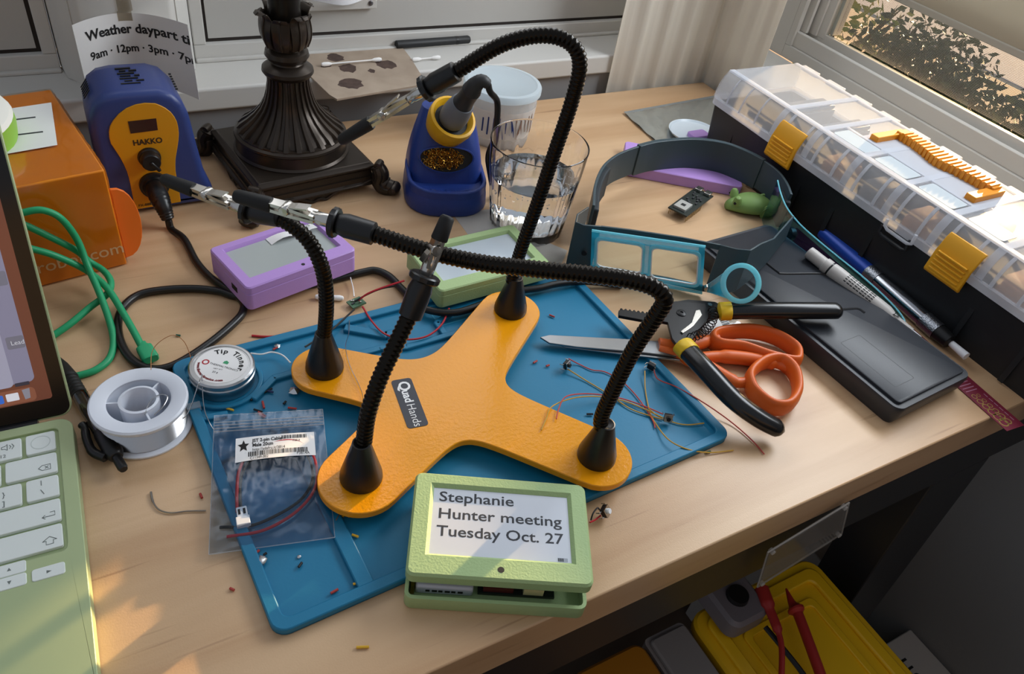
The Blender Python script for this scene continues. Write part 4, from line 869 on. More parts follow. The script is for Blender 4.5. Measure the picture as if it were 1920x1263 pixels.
def lt(body, x, y, s, bold=0): text('print', body, s, lambda a, c: lbp(x + a / 6.9 * .98, y + c / 2.05, .02), ink, lab, world=True, bold=bold)
lt('JST 2-pin Cable -', .21, .74, .42, .012); lt('Male 20cm', .21, .54, .42, .012); lt('http://adafru.it/3814', .21, .36, .36)
lt('C11349-002', .18, .03, .32); lt('P3814A', .76, .05, .36); lt('P3814', .72, .62, .26)
rg = random.Random(5)
for (xa, xb, ya, yb2) in ((.16, .9, .15, .34), (.58, .9, .76, .92)):
    x = xa
    while x < xb:
        wd = rg.choice((.005, .008, .014)); q = [lbp(x, ya, .02), lbp(x + wd, ya, .02), lbp(x + wd, yb2, .02), lbp(x, yb2, .02)]
        MB().add(q, [(0, 1, 2, 3)]).build('bar', ink, lab, world=True, smooth=0); x += wd + rg.choice((.006, .01))
st = []
for i in range(10):
    a = PI / 2 + i * PI / 5; r_ = .1 if i % 2 == 0 else .045; st.append(lbp(.1 + r_ * .75 * math.cos(a), .62 + r_ * 2.6 * math.sin(a), .02))
MB().add(st, [tuple(range(10))]).build('star_mark', ink, lab, world=True, smooth=0)
jc = thing('jst_cable', 'red and black two pin lead with white plug inside the zip bag', 'cable', tuple(B0 * .5 + B2 * .5 - Vector((0, 0, .15))))
zz = .3
MB().tube(spline([(3.42,30.19,0.7),(3.77,31.66,0.85),(4.31,33.12,1),(5.29,34.19,1.05),(7.09,34.39,1.1),(8.37,33.93,1.05),(8.88,32.68,1),(8.77,31.34,0.95),(8.32,30.17,0.9),(7.45,29.28,0.8),(6.08,28.6,0.75),(4.38,28.36,0.65),(2.45,28.78,0.6)], 8), .1, 8).build('red_wire', redw, jc, world=True)
MB().tube(spline([(3.63,30.14,0.65),(3.95,31.66,0.75),(4.45,32.92,0.9),(5.53,33.84,0.95),(7.14,33.97,1),(8.25,33.53,1),(8.6,32.36,0.95),(8.44,31.09,0.85),(7.91,30.2,0.8),(7.02,29.54,0.7),(5.57,29.15,0.6),(3.92,29.04,0.55),(2.24,29.67,0.5)], 8), .1, 8).build('black_wire', blackw, jc, world=True)
c0 = Vector((3.62,29.68,0.7)); xa_ = (Vector((3.43,28.93,0.7)) - Vector((3.6,30.24,0.7))); xa_.z = 0; xa_.normalize(); ya_ = Vector((-xa_.y, xa_.x, 0))
cn = MB().obox(c0, xa_, ya_, (0, 0, 1), 1.35, .62, .5).build('plug', white, jc, world=True, bevel=.05)
MB().obox(c0 + xa_ * .35, xa_, ya_, (0, 0, 1), .62, .8, .55).build('plug_shroud', white, cn, world=True, bevel=.04)
for e in (-.15, .15): MB().obox(c0 - xa_ * .3 + ya_ * e + Vector((0, 0, .25)), xa_, ya_, (0, 0, 1), .4, .14, .04).build('slot', ink, cn, world=True)

# ================================================================== scissors
ss = thing('scissors', 'steel scissors with orange handles lying across the right edge of the mat', 'scissors', (40, 32, .3))
om = mat('orange_handle', '#d2601f', .42); steel = mat('blade_steel', '#8d9094', .3, 1)
bl = [(29.36,37.55,0.95),(30.22,37.52,0.95),(37.27,34.36,0.95),(39.83,33.08,0.95),(40.53,31.92,0.95),(39.1,31.55,0.95),(36.36,33.1,0.95),(31.59,35.52,0.95),(29.72,36.67,0.95)]
MB().prism([(p[0], p[1]) for p in bl], .82, .98).build('blade', steel, ss, world=True, bevel=.03)
bl2 = [(30.35,36.82,0.8),(36.89,33.76,0.8),(39.93,31.82,0.8),(39.18,31.21,0.8),(35.44,33.27,0.8),(30.85,35.95,0.8)]
MB().prism([(p[0], p[1]) for p in bl2], .66, .8).build('blade', steel, ss, world=True, bevel=.03)
def loop(pts, r, z, name='handle', zs=1.7, n=8):
    P = spline([(p[0], p[1], z) for p in pts], n, True); P = P + [P[0]]; b = MB(); fr = frames(P)
    rings = []
    for p, (u, v_) in zip(P, fr):
        t = Vector((0, 0, 1)); i = P.index(p); tn = (P[min(i + 1, len(P) - 1)] - P[max(i - 1, 0)]).normalized(); s_ = tn.cross(t).normalized()
        rings.append([p + s_ * (math.cos(a) * r) + t * (math.sin(a) * r * zs) for a in [2 * PI * k / 12 for k in range(12)]])
    b.loft(rings, caps=False); return b
h1 = loop([(44.31,32.53,0.9),(47.2,31.93,0.9),(49.09,30.52,0.9),(49.72,28.62,0.9),(49.03,27.46,0.9),(48.22,27.28,0.9),(46.62,28.56,0.9),(45.13,30.3,0.9),(43.52,31.23,0.9),(43.29,32.03,0.9)], .36, 1.0, zs=2.4).build('handle', om, ss, world=True, smooth=70)
h2 = loop([(43.53,27.49,0.9),(45.69,28.22,0.9),(47.35,27.88,0.9),(47.48,26.34,0.9),(46.11,24.57,0.9),(44.22,23.61,0.9),(42.9,23.94,0.9),(42.46,25.02,0.9),(42.58,26.23,0.9)], .38, 1.0, zs=2.3).build('handle', om, ss, world=True, smooth=70)
MB().tube(spline([(38.5,33.35,0.95),(40.3,32.35,0.95),(42.55,32.24,0.95),(43.93,32.1,0.95)], 6), [.55] * 7 + [.62] * 6 + [.5] * 6, 12).build('shank', om, ss, world=True, smooth=70)
MB().tube(spline([(38.23,32.93,0.8),(39.68,31.5,0.8),(40.97,29.54,0.8),(41.88,27.56,0.8),(43.28,26.97,0.8)], 6), [.45] * 7 + [.62] * 6 + [.6] * 6 + [.45] * 6, 12).build('shank', om, ss, world=True, smooth=70)
MB().tube(spline([(40.4,30.96,0.8),(42.81,30.35,0.8),(44.9,29.31,0.8),(46.81,28.05,0.8),(47.62,27.07,0.8)], 6), [.5] * 7 + [.6] * 12 + [.4] * 6, 12).build('web', om, ss, world=True, smooth=70)
MB().lathe([(.35, .95), (.35, 1.35), (.28, 1.42), (0, 1.42)], 20, tuple(Vector((40.14,33.35,0)))).build('pivot', om, ss, world=True)

# ================================================================== wire stripper
ws = thing('wire_stripper', 'black wire stripper with yellow banded grips lying over the orange scissors', 'pliers', (43, 36, 1.6))
gr = mat('stripper_grip', '#131416', .22); bd = mat('grip_yellow', '#d8b21a', .45); oxm = mat('black_oxide', '#18181a', .38, .4)
zz0 = 2.0
def flat(px, z0, z1, name, m, bev=.03): return MB().prism([(p[0], p[1]) for p in px], z0, z1).build(name, m, ws, world=True, bevel=bev)
flat([(36.75,37.24,2),(37.25,37.14,2),(39.36,35.74,2),(42.15,36.58,2),(43.68,36.37,2),(45.88,35.3,2),(46.16,34.74,2),(45.16,33.56,2),(43.74,33.47,2),(42.07,33.61,2),(40.67,33.68,2),(39.83,34.84,2),(38.39,35.2,2),(36.35,36.65,2)], 1.75, 2.05, 'jaw_half', oxm)
flat([(38.9,35.9,2),(40.71,36.39,2),(42.11,36.29,2),(44.47,35.09,2),(43.98,33.75,2),(39.7,31.36,2),(38.59,31.23,2),(38.72,32.4,2),(39.63,34.19,2),(38.72,34.87,2)], 2.06, 2.36, 'jaw_half', oxm)
tt = MB()
for i in range(7):
    p = Vector((37.11,37.26,2)).lerp(Vector((39.31,35.9,2)), i / 7); tt.box(p.x - .07, p.x + .07, p.y - .05, p.y + .15, 1.78, 2.02)
tt.build('serration', oxm, ws, world=True)
MB().lathe([(.42, 2.3), (.42, 2.42), (.3, 2.48), (.14, 2.48), (.14, 2.4)], 24, tuple(Vector((41.52,34.76))) + (0,)).build('pivot_nut', chrome if 0 else oxm, ws, world=True)
MB().lathe([(.2, 2.0), (.2, 2.16), (0, 2.16)], 16, tuple(Vector((45.08,35.06))) + (0,)).build('rivet', steel, ws, world=True)
flat([(42.9,34.53,2.4),(43.32,34.46,2.4),(43.03,33.81,2.4),(41.38,32.94,2.4),(39.88,32.49,2.4),(39.87,32.77,2.4),(41.47,33.34,2.4)], 2.36, 2.5, 'lock_lever', chrome)
ctr_ = spline([(44.56,34.3,2.3),(43.78,33.23,2.3),(42.67,32.46,2.3),(41.32,31.95,2.3),(40.17,31.81,2.3)], 10); ctr_ = resample(ctr_, .03); fr = frames(ctr_); coil = []
for i, (p, (u, v_)) in enumerate(zip(ctr_, fr)):
    a = 2 * PI * i / (len(ctr_) / 13); coil.append(p + (u * math.cos(a) + v_ * math.sin(a)) * .38 + Vector((0, 0, .15)))
MB().tube(coil, .045, 6).build('spring', oxm, ws, world=True)
def grip(pts, rs, band):
    P = [Vector(p) for p in pts]; sp_ = spline(P, 6)
    n = len(sp_) - 1; R = [rs[0] + (rs[1] - rs[0]) * i / n for i in range(len(sp_))]; R[-1] = .15; R[-2] *= .75
    b = MB(); rings = []
    for i, p in enumerate(sp_):
        tn = (sp_[min(i + 1, n)] - sp_[max(i - 1, 0)]).normalized(); s_ = tn.cross(Vector((0, 0, 1))).normalized(); t_ = s_.cross(tn)
        rings.append([p + s_ * math.cos(a) * R[i] + t_ * math.sin(a) * R[i] * .8 for a in [2 * PI * k / 14 for k in range(14)]])
    g = b.loft(rings).build('grip', gr, ws, world=True, smooth=70)
    k = 2; bn = []
    d_ = (sp_[1] - sp_[0]).normalized(); s_ = d_.cross(Vector((0, 0, 1))).normalized(); t_ = s_.cross(d_)
    for z in (-.9, -.85, .05, .1):
        bn.append([sp_[0] + d_ * z + s_ * math.cos(a) * rs[0] * (1.08 if abs(z) < .87 and z < .09 else .95) + t_ * math.sin(a) * rs[0] * .86 for a in [2 * PI * j / 14 for j in range(14)]])
    MB().loft(bn).build('band', bd, ws, world=True, smooth=40)
grip([(45.79,33.4,2.5),(47.83,32.27,2.9),(50.33,31.02,3.2),(52.98,29.85,3.4),(54.81,29.09,3.5)], (.85, .85), 0)
grip([(38.64,30.23,2.75),(38.53,27.59,2.85),(38.85,24.92,2.5),(40.14,22.95,1.8),(41.77,21.65,1.1)], (.9, .82), 0)

# ================================================================== flat black case, pens, bookmark
ck = thing('tool_case', 'flat charcoal plastic tool case lying beside the organiser', 'case', (51.55, 19.1, 0), math.radians(3.2))
cm_ = mat('case_charcoal', '#2a2d33', .42, bump=(900, .06)); cw, cdp = 10.3, 24.2
ol = rrect(cw, cdp, .9, 6, cw / 2, cdp / 2)
MB().loft([[(x, y, .0) for x, y in inset(ol, .35)], [(x, y, .5) for x, y in inset(ol, .15)], [(x, y, 1.75) for x, y in ol], [(x, y, 1.95) for x, y in inset(ol, .08)]]).build('lower_shell', cm_, ck, smooth=40)
li = inset(ol, .55)
ldc = MB().loft([[(x, y, 1.9) for x, y in li], [(x, y, 2.15) for x, y in li], [(x, y, 2.2) for x, y in inset(li, .07)]]).build('lid', cm_, ck, smooth=40)
dkl = mat('case_recess', '#16181c', .5)
MB().tube(spline([(1.4, 12.2, 2.2), (2.2, 11.8, 2.2), (6.5, 10.6, 2.2), (7.4, 10.2, 2.2), (7.5, 9.6, 2.2)], 6), .13, 6).build('groove', dkl, ldc)
MB().tube(spline([(4.2, 19.6, 2.2), (4.2, 17.4, 2.2), (4.6, 16.9, 2.2), (8.4, 15.4, 2.2), (8.9, 14.6, 2.2), (8.9, 13.9, 2.2)], 6), .13, 6).build('groove', dkl, ldc)
MB().ring(rrect(2.6, 5.8, .15, 3, 3.1, 4.8), rrect(2.52, 5.72, .15, 3, 3.1, 4.8), 2.19, 2.206).build('label_outline', dkl, ldc)
# upper part of the lid shows inside the headband
bm_ = thing('bookmark', 'narrow dark red printed strip with gold rings lying under the pens', 'bookmark', (63, 28, 0))
q = [Vector((*p, 0)) for p in ((63.41,43.63), (62.66,14.85), (60.75,15.23), (59.99,42.47))]
e0, e1 = Vector((64.84,44.27,0.03)), Vector((62.47,14.76,0.03)); dd = (e1 - e0).normalized(); nn = Vector((-dd.y, dd.x, 0)) 
def bkp(s_, t_, o=.02): return e0 + dd * s_ + nn * t_ + Vector((0, 0, o))
BL = (e1 - e0).length
bk = MB().loft([[bkp(0, -1.1, .01), bkp(BL, -1.1, .01), bkp(BL, 1.1, .01), bkp(0, 1.1, .01)], [bkp(0, -1.1, .05), bkp(BL, -1.1, .05), bkp(BL, 1.1, .05), bkp(0, 1.1, .05)]]).build('strip', mat('maroon_card', '#7a2237', .45), bm_, world=True)
gld = mat('gold_print', '#b09552', .35, .3); pkp = mat('pink_print', '#b07a90', .5)
for i in range(6):
    for j, r_ in ((-.62, .26 + .035 * i), (-.1, .18 + .03 * i)):
        c = bkp(BL - 3.9 + i * .62, j + .1, .052); MB().add([tuple(c + dd * math.cos(a) * r_ * k + nn * math.sin(a) * r_ * k) for k in (1, .72) for a in [2 * PI * m / 16 for m in range(16)]], [(m, (m + 1) % 16, 16 + (m + 1) % 16, 16 + m) for m in range(16)]).build('ring_print', gld, bk, world=True, smooth=0)
for i in range(26):
    s0 = BL - 4.6 - i * .34 if i < 20 else BL - 3.9 + (i - 20) * .55
    a, c = (-.85, .55) if i < 20 else (.62, .95)
    if i < 20: MB().add([bkp(s0, a, .053), bkp(s0 + .09, a, .053), bkp(s0 + .09, c, .053), bkp(s0, c, .053)], [(0, 1, 2, 3)]).build('text_line', pkp, bk, world=True, smooth=0)
    else: MB().add([bkp(s0, a, .053), bkp(s0 + .42, a, .053), bkp(s0 + .42, a + .1, .053), bkp(s0, a + .1, .053)], [(0, 1, 2, 3)]).build('text_line', pkp, bk, world=True, smooth=0)
def stick(t, segs, p0, p1, n=20):
    d = (Vector(p1) - Vector(p0)).normalized()
    for nm, m, prof in segs: MB().lathe_dir(prof, p0, d, n).build(nm, m, t, world=True)
    return d
a_, c_ = Vector((59.36,37.51,2.95)), Vector((62.14,24.93,1.15)); L = (c_ - a_).length
mk_ = thing('flux_pen', 'grey white felt tip flux pen resting on the charcoal case', 'pen', tuple(a_.lerp(c_, .5) - Vector((0, 0, .7))))
gw = mat('pen_grey_white', '#b4b0ac', .45); d = stick(mk_, [('cap', gw, [(.5, 0), (.6, .05), (.62, 1.9), (.72, 1.95), (.74, 2.5), (.7, 2.6)]), ('cap_ring', black, [(.71, 2.6), (.71, 2.78)]), ('barrel', gw, [(.74, 2.78), (.77, 3.4), (.74, L - 4), (.5, L - 3), (.46, L - 1.2)]), ('end_plug', white, [(.36, L - 1.2), (.34, L - .3), (.2, L - .25), (.18, L)])], a_, c_)
up = Vector((-.35, -.35, .87)); up = (up - d * up.dot(d)).normalized(); s_ = up.cross(d)
for i in range(5):
    for k in range(9):
        w0 = 4.4 + k * .36; an = (i - 2) * .34; MB().add([a_ + d * x + (s_ * math.sin(t) + up * math.cos(t)) * .775 for x, t in ((w0, an), (w0 + .24 + .06 * (k % 2), an), (w0 + .24 + .06 * (k % 2), an + .13), (w0, an + .13))], [(0, 1, 2, 3)]).build('print', ink, mk_, world=True, smooth=0)
text('print', 'ID', .8, lambda x, y: a_ + d * (L - 3.6 + x) + (s_ * math.sin(y * 1.4) + up * math.cos(y * 1.4)) * .6, ink, mk_, world=True, bold=.03)
a_, c_ = Vector((66.89,41.87,0.92)), Vector((65,22.06,0.92)); L = (c_ - a_).length
sv = thing('precision_screwdriver', 'blue and silver pen screwdriver with knurled rings beside the organiser', 'screwdriver', (66, 32, 0))
bl_ = mat('blue_anodised', '#1c46a8', .35, .2); kn_ = mat('knurled_steel', '#9a9ea6', .28, 1, bump=(700, .6, .0008))
stick(sv, [('handle', bl_, [(.4, 0), (.72, .2), (.78, .6), (.78, L * .36)]), ('knurled_ring', kn_, [(.84, L * .36), (.84, L * .43)]), ('barrel', mat('clear_steel', '#a8abb2', .15, 1), [(.76, L * .43), (.82, L * .55), (.82, L * .74)]), ('knurled_ring', kn_, [(.88, L * .74), (.88, L * .83)]), ('collet', black, [(.82, L * .83), (.68, L * .9), (.4, L * .91)]), ('tip', white, [(.3, L * .91), (.38, L), (.25, L)])], a_, c_)

# ================================================================== magnifier visor
vi = thing('magnifier_headband', 'charcoal headband magnifier with cyan lens plate and swing loupe', 'magnifier', (50, 47, 0))
vm = mat('visor_charcoal', '#34454c', .42); vin = mat('visor_dark_foam', '#252c31', .7)
ZB, ZT = 1.4, 4.75
bp_ = spline([(40.87,48.53,1.4),(43.17,51.72,1.4),(45.87,54.46,1.4),(48.43,56.04,1.4),(50.83,56.86,1.4),(53.1,57.3,1.4),(55.48,57.5,1.4),(59.64,57,1.4),(62.69,55.46,1.4),(64.14,53.37,1.4),(64.94,50.79,1.4),(64.86,48.41,1.4),(63.93,46.14,1.4),(62.79,44.35,1.4)], 6)
def band(name, P, z0, z1, th, m, par, **k):
    out = []
    for i, p in enumerate(P):
        q = (P[min(i + 1, len(P) - 1)] - P[max(i - 1, 0)]); n = Vector((-q.y, q.x, 0)).normalized()
        out.append([Vector((p.x, p.y, z0)) - n * th / 2, Vector((p.x, p.y, z0)) + n * th / 2, Vector((p.x, p.y, z1)) + n * th / 2, Vector((p.x, p.y, z1)) - n * th / 2])
    return MB().loft(out).build(name, m, par, world=True, **k)
hbd = band('headband', bp_, ZB, ZT, .28, vm, vi, bevel=.05)
n = len(bp_); mid = bp_[int(n * .36):int(n * .78)]
band('back_sleeve', mid, ZB - .12, ZT + .12, .55, vm, hbd, bevel=.06)
band('temple_pad', [p + Vector((.25, -.1, 0)) for p in bp_[:int(n * .2)]], .9, 4.3, .7, vin, vi, bevel=.15)
band('temple_pad', [p + Vector((-.3, -.3, 0)) for p in bp_[int(n * .9):]], .9, 4.0, .6, vin, vi, bevel=.15)
fb = [Vector(p) for p in [(39.7,47.75,0.3),(37.8,46.74,0.3),(36.98,45.7,0.3),(37.5,45.19,0.3),(39.08,44.67,0.3),(41.4,43.31,0.3),(45.15,40.7,0.3),(47.65,38.25,0.5),(47.8,36.53,1.4),(48.49,35.69,2.3),(50.54,36.39,2.3),(54.07,37.88,2.3),(59.62,40.73,2.3)]]
zt_ = [5.0, 5.2, 5.2, 5.1, 5.0, 5.05, 5.2, 5.5, 6.2, 6.5, 6.3, 5.1, 4.7]
rg_ = []
for i, p in enumerate(fb):
    q = fb[min(i + 1, len(fb) - 1)] - fb[max(i - 1, 0)]; nn_ = Vector((-q.y, q.x, 0)).normalized() * .09
    rg_.append([p - nn_, p + nn_, Vector((p.x + .25, p.y + .35, zt_[i])) + nn_, Vector((p.x + .25, p.y + .35, zt_[i])) - nn_])
vf = MB().loft(rg_[:5]).build('visor_frame', vm, vi, world=True, bevel=.04, smooth=50)
MB().loft(rg_[7:]).build('visor_frame', vm, vi, world=True, bevel=.04, smooth=50)
for t0, t1 in ((.0, .12), (.9, 1.0)): MB().loft([[a.lerp(d, t0), b.lerp(c, t0), b.lerp(c, t1), a.lerp(d, t1)] for a, b, c, d in rg_[4:8]]).build('frame_rail', vm, vf, world=True, smooth=50)
cy = frosted('cyan_acrylic', '#39b9d6', .62, .12, .45); cyl = frosted('cyan_edge_glow', '#9deefa', .85, .15, .5)  # edge cyan lightened: the glow of light piped to the rims, put into the colour
Q = [Vector(p) for p in ((39.03,44.62,0.35), (47.67,38.52,0.35), (46.75,39.3,5.3), (38.18,44.83,5.1))]
nv = (Q[1] - Q[0]).cross(Q[3] - Q[0]).normalized(); nv = nv if nv.y < 0 else -nv
def lp(u, v, o=0): return (Q[0] * (1 - u) + Q[1] * u) * (1 - v) + (Q[3] * (1 - u) + Q[2] * u) * v + nv * (.22 + o)
def uvrect(u0, u1, v0, v1, r): return [(u0 + (u1 - u0) * (x + .5), v0 + (v1 - v0) * (y + .5)) for x, y in rrect(1, 1, r, 5)]
pl = MB(); outer = uvrect(0, 1, 0, 1, .04); wins = [uvrect(.05, .455, .2, .84, .13), uvrect(.53, .95, .16, .84, .13)]
# plate with two openings: built from strips around the windows
def strip(u0, u1, v0, v1): pl.loft([[lp(u, v, -.1) for u, v in ((u0, v0), (u1, v0), (u1, v1), (u0, v1))], [lp(u, v, .1) for u, v in ((u0, v0), (u1, v0), (u1, v1), (u0, v1))]])
for s_ in ((0, 1, 0, .16), (0, 1, .84, 1), (0, .05, .16, .84), (.455, .53, .16, .84), (.95, 1, .16, .84)): strip(*s_)
plo = pl.build('lens_plate', cy, vi, world=True)
for wn in wins:
    c = [sum(p[0] for p in wn) / len(wn), sum(p[1] for p in wn) / len(wn)]
    big = [(c[0] + (u - c[0]) * 1.1, c[1] + (v - c[1]) * 1.14) for u, v in wn]; sm = [(c[0] + (u - c[0]) * .95, c[1] + (v - c[1]) * .94) for u, v in wn]
    MB().loft([[lp(u, v, .02) for u, v in big], [lp(u, v, .26) for u, v in big], [lp(u, v, .26) for u, v in wn], [lp(u, v, .02) for u, v in wn], [lp(u, v, .02) for u, v in big]], caps=False).build('lens_rim', cyl, plo, world=True)
    MB().loft([[lp(u, v, .1) for u, v in wn], [lp(u, v, .22) for u, v in wn], [lp(u, v, .22) for u, v in sm], [lp(u, v, .1) for u, v in sm], [lp(u, v, .1) for u, v in wn]], caps=False).build('lens_bevel', white, plo, world=True)
    MB().loft([[lp(u, v, .12) for u, v in wn], [lp(u, v, .16) for u, v in wn]]).build('lens', film('lens_glass', '#eef4f4', .01, .03), plo, world=True)
MB().tube([lp(0, 1, .1), lp(1, 1, .1)], .13, 8).build('plate_edge', cyl, plo, world=True); MB().tube([lp(0, 0, .1), lp(1, 0, .1)], .13, 8).build('plate_edge', cyl, plo, world=True)
hg = lp(1.04, .2, .45)
MB().lathe_dir([(.3, -.1), (.3, .3), (.2, .36), (0, .36)], hg, nv, 18).build('hinge_screw', chrome, vi, world=True)
lc2 = Vector((46.68,34.09,4.8)); ux_ = Vector((math.cos(-.6), math.sin(-.6), -.05)).normalized(); uy_ = Vector((.36, .5, .78)).normalized(); uy_ = (uy_ - ux_ * uy_.dot(ux_)).normalized(); un = ux_.cross(uy_)
def lo(x, y, o): return lc2 + ux_ * x + uy_ * y + un * o
R1, R2 = 1.74, 1.33
lou = MB().loft([[lo(r_ * math.cos(a), r_ * math.sin(a), o) for a in [2 * PI * k / 40 for k in range(40)]] for r_, o in ((R1, -.14), (R1, .14), (R1 - .12, .2), (R2, .16), (R2, -.14), (R1, -.14))], caps=False).build('loupe_ring', cyl, vi, world=True)
MB().loft([[lo(R2 * math.cos(a), R2 * math.sin(a), o) for a in [2 * PI * k / 40 for k in range(40)]] for o in (-.04, .06)]).build('loupe_lens', film('lens_glass', '#eef4f4', .01, .03), lou, world=True)
aq = [hg + Vector((0, 0, .35)), lo(R1 * .97 * math.cos(2.0), R1 * .97 * math.sin(2.0), 0), lo(-R1 * .95, 0, 0), lo(R1 * .97 * math.cos(4.2), R1 * .97 * math.sin(4.2), 0), hg - Vector((0, 0, .4))]
MB().loft([[p + nv * o for p in aq] for o in (-.09, .09)]).build('loupe_arm', cy, vi, world=True)
MB().tube([aq[0], aq[1]], .06, 6).build('arm_edge', cyl, vi, world=True); MB().tube([aq[4], aq[3]], .06, 6).build('arm_edge', cyl, vi, world=True)
MB().lathe_dir([(.7, 0), (.7, .5), (.6, .6), (0, .6)], Vector((61.39,41.82,1.8)), (1, -.2, 0), 16).build('tension_knob', black, vi, world=True)
MB().lathe_dir([(.25, 0), (.25, .12), (0, .12)], lp(-.06, .45, .05), nv, 14).build('rivet', black, vi, world=True)
# spare clear lens plate leaning by the organiser
cl_ = thing('spare_lens_plate', 'thin curved pale blue clear plate leaning by the organiser front', 'lens plate', (65, 38, 0))
cpts = [(62.53,46.42,5.2),(61.29,44.53,5),(60.64,42.65,4.5),(60.57,40.48,4),(60.93,38.39,3.6),(61.42,35.76,3.2),(61.82,33.21,2.9),(62.1,30.25,2.5),(62.16,27.78,2),(61.4,25.92,1.5)]
cb = [Vector(p) for p in cpts]
MB().sheet([[Vector((p.x, p.y, p.z)) for p in spline(cb, 5)], [Vector((p.x + .1, p.y, p.z * .45 + .4)) for p in spline(cb, 5)], [Vector((p.x + .25, p.y + .1, max(.1, p.z * .05))) for p in spline(cb, 5)]], .08).build('plate', film('pale_blue_clear', '#a9dcec', .05, .06), cl_, world=True, smooth=60)
MB().tube(spline(cb, 5), .07, 6).build('lit_edge', cyl, cl_, world=True)

# ================================================================== small things inside the headband
es = thing('microcontroller_board', 'small black microcontroller board with pins and metal shield inside the headband', 'circuit board', (55.8, 51.3, 0))
e0_, e1_, e2_ = Vector((52.92,50.93,0.75)), Vector((53.74,49.11,0.75)), Vector((58.65,53.4,0.75))
ed = (e2_ - e0_); ed.z = 0; el2 = ed.length; ed.normalize(); en = Vector((ed.y, -ed.x, 0)); ew = 2.3
def eb(x, y, z): return e0_ + ed * x + en * y + Vector((0, 0, z))
def ebox(x0, x1, y0, y1, z0, z1): return MB().loft([[eb(x, y, z) for x, y in ((x0, y0), (x1, y0), (x1, y1), (x0, y1))] for z in (z0, z1)])
pcb = ebox(0, el2, 0, ew, 0, .14).build('board', mat('pcb_black', '#1b2420', .4), es, world=True)
sh_ = ebox(.5, 2.2, .35, 1.75, .14, .4).build('radio_shield', mat('shield_tin', '#c8c9c6', .35, .6), pcb, world=True)
ebox(1.1, 1.6, .8, 1.3, .4, .405).build('shield_mark', ink, sh_, world=True)
for y in (.25, 1.35): ebox(el2 - .75, el2 + .1, y, y + .75, .14, .48).build('usb_socket', chrome, pcb, world=True, bevel=.05)
rg = random.Random(9)
for i in range(14):
    x, y = 2.5 + rg.random() * (el2 - 3.6), .3 + rg.random() * 1.6; ebox(x, x + .28, y, y + .2, .14, .28).build('chip', mat('chip_grey', '#3a3c3e', .4), pcb, world=True)
for i in range(9):
    for y in (.1, ew - .1): ebox(.3 + i * .42, .36 + i * .42, y - .03, y + .03, -.75, 0).build('pin', mat('pin_gold', '#b8a26a', .3, 1), es, world=True)
fg = thing('frog_figurine', 'small green frog shaped figurine inside the headband', 'figurine', (63, 48.6, 0), math.radians(-28))
fgm = mat('frog_green', '#7a9a56', .55)
rings = []
for i in range(15):
    t = i / 14; x = -2.9 + 5.6 * t; w_ = 1.55 * (math.sin(PI * (.06 + .9 * t)) ** .7); hgt = 2.1 * (math.sin(PI * (.1 + .8 * t)) ** .75)
    rings.append([(x, w_ * math.cos(a) * (1.1 if math.sin(a) < 0 else 1), max(0, .95 * hgt / 2 + hgt / 2 * math.sin(a))) for a in [2 * PI * k / 20 for k in range(20)]])
MB().loft(rings).build('body', fgm, fg, smooth=80)
for e in (-1, 1):
    MB().lathe_dir([(.5, -.5), (.42, .1), (.25, .35), (0, .42)], (-2.15, e * .85, 1.65), (-.15, e * .25, 1), 14).build('ear', fgm, fg)
    MB().lathe_dir([(.16, -.04), (.16, .05), (0, .08)], (-2.45, e * 1.12, 1.35), (-.35, e * .85, .35), 12).build('eye', ink, fg)
    MB().tube(spline([(.6, e * 1.48, .4), (.8, e * 1.5, 1.1), (1.6, e * 1.25, 1.45), (2.3, e * .8, 1.2)], 5), .07, 6).build('thigh_line', mat('frog_dark', '#5c7a3e', .6), fg)
    MB().lathe_dir([(0, -.1), (.9, 0), (.95, .2), (.6, .4), (0, .45)], (1.5, e * 1.1, .7), (0, e, 0), 18).build('thigh', fgm, fg)
ab = thing('antistatic_bag', 'silver antistatic bag lying flat behind the headband by the organiser', 'bag', (69, 69, 0))
A0, A1, A2, A3 = [Vector(p) for p in ((61.68,64.36,0.15), (70.56,63.02,0.15), (79.67,73.33,0.15), (62.16,71.99,0.15))]
def abp(u, v, o): 
    p = (A0 * (1 - u) + A1 * u) * (1 - v) + (A3 * (1 - u) + A2 * u) * v; return p + Vector((0, 0, o))
abm = mat('antistatic_film', '#c2c8c6', .26, .8, bump=(45, .4, .003))
g_ = [[abp(i / 14, k / 14, .12 + .7 * (math.sin(PI * i / 14) * math.sin(PI * k / 14)) ** .5 + .07 * math.sin(i * 1.9 + k)) for i in range(15)] for k in range(15)]
MB().sheet(g_, .02).build('front_film', abm, ab, world=True, smooth=70)
MB().sheet([[abp(i / 4, k / 4, .02) for i in range(5)] for k in range(5)], .02).build('back_film', abm, ab, world=True)
MB().sheet([[abp(i / 10, 1 + .05 * k, .1 + .04 * k) for i in range(11)] for k in range(2)], .03).build('sealed_edge', mat('bag_seal', '#b7c3ca', .2, .8), ab, world=True)
ds = thing('round_tray', 'round white tray with a lilac piece on it beside the organiser', 'tray', (71.5, 64.5, .9))
dcx = Vector((66.95,63.94,1))
MB().lathe([(3.1, 0), (3.2, .1), (3.3, .3), (3.2, .3), (3.0, .12), (0, .12)], 40, (dcx.x, dcx.y, .98)).build('dish', mat('cool_white', '#dbe6ee', .2), ds, world=True)
MB().prism(rrect(2.6, 1.6, .4, 4, dcx.x - .3, dcx.y - 1.0), 1.12, 1.6, .06).build('lilac_piece', purple, ds, world=True)
MB().lathe([(.35, 0), (.35, .5), (.2, .6)], 14, (dcx.x + 1.2, dcx.y - 1.5, 1.1)).build('metal_stud', chrome, ds, world=True)

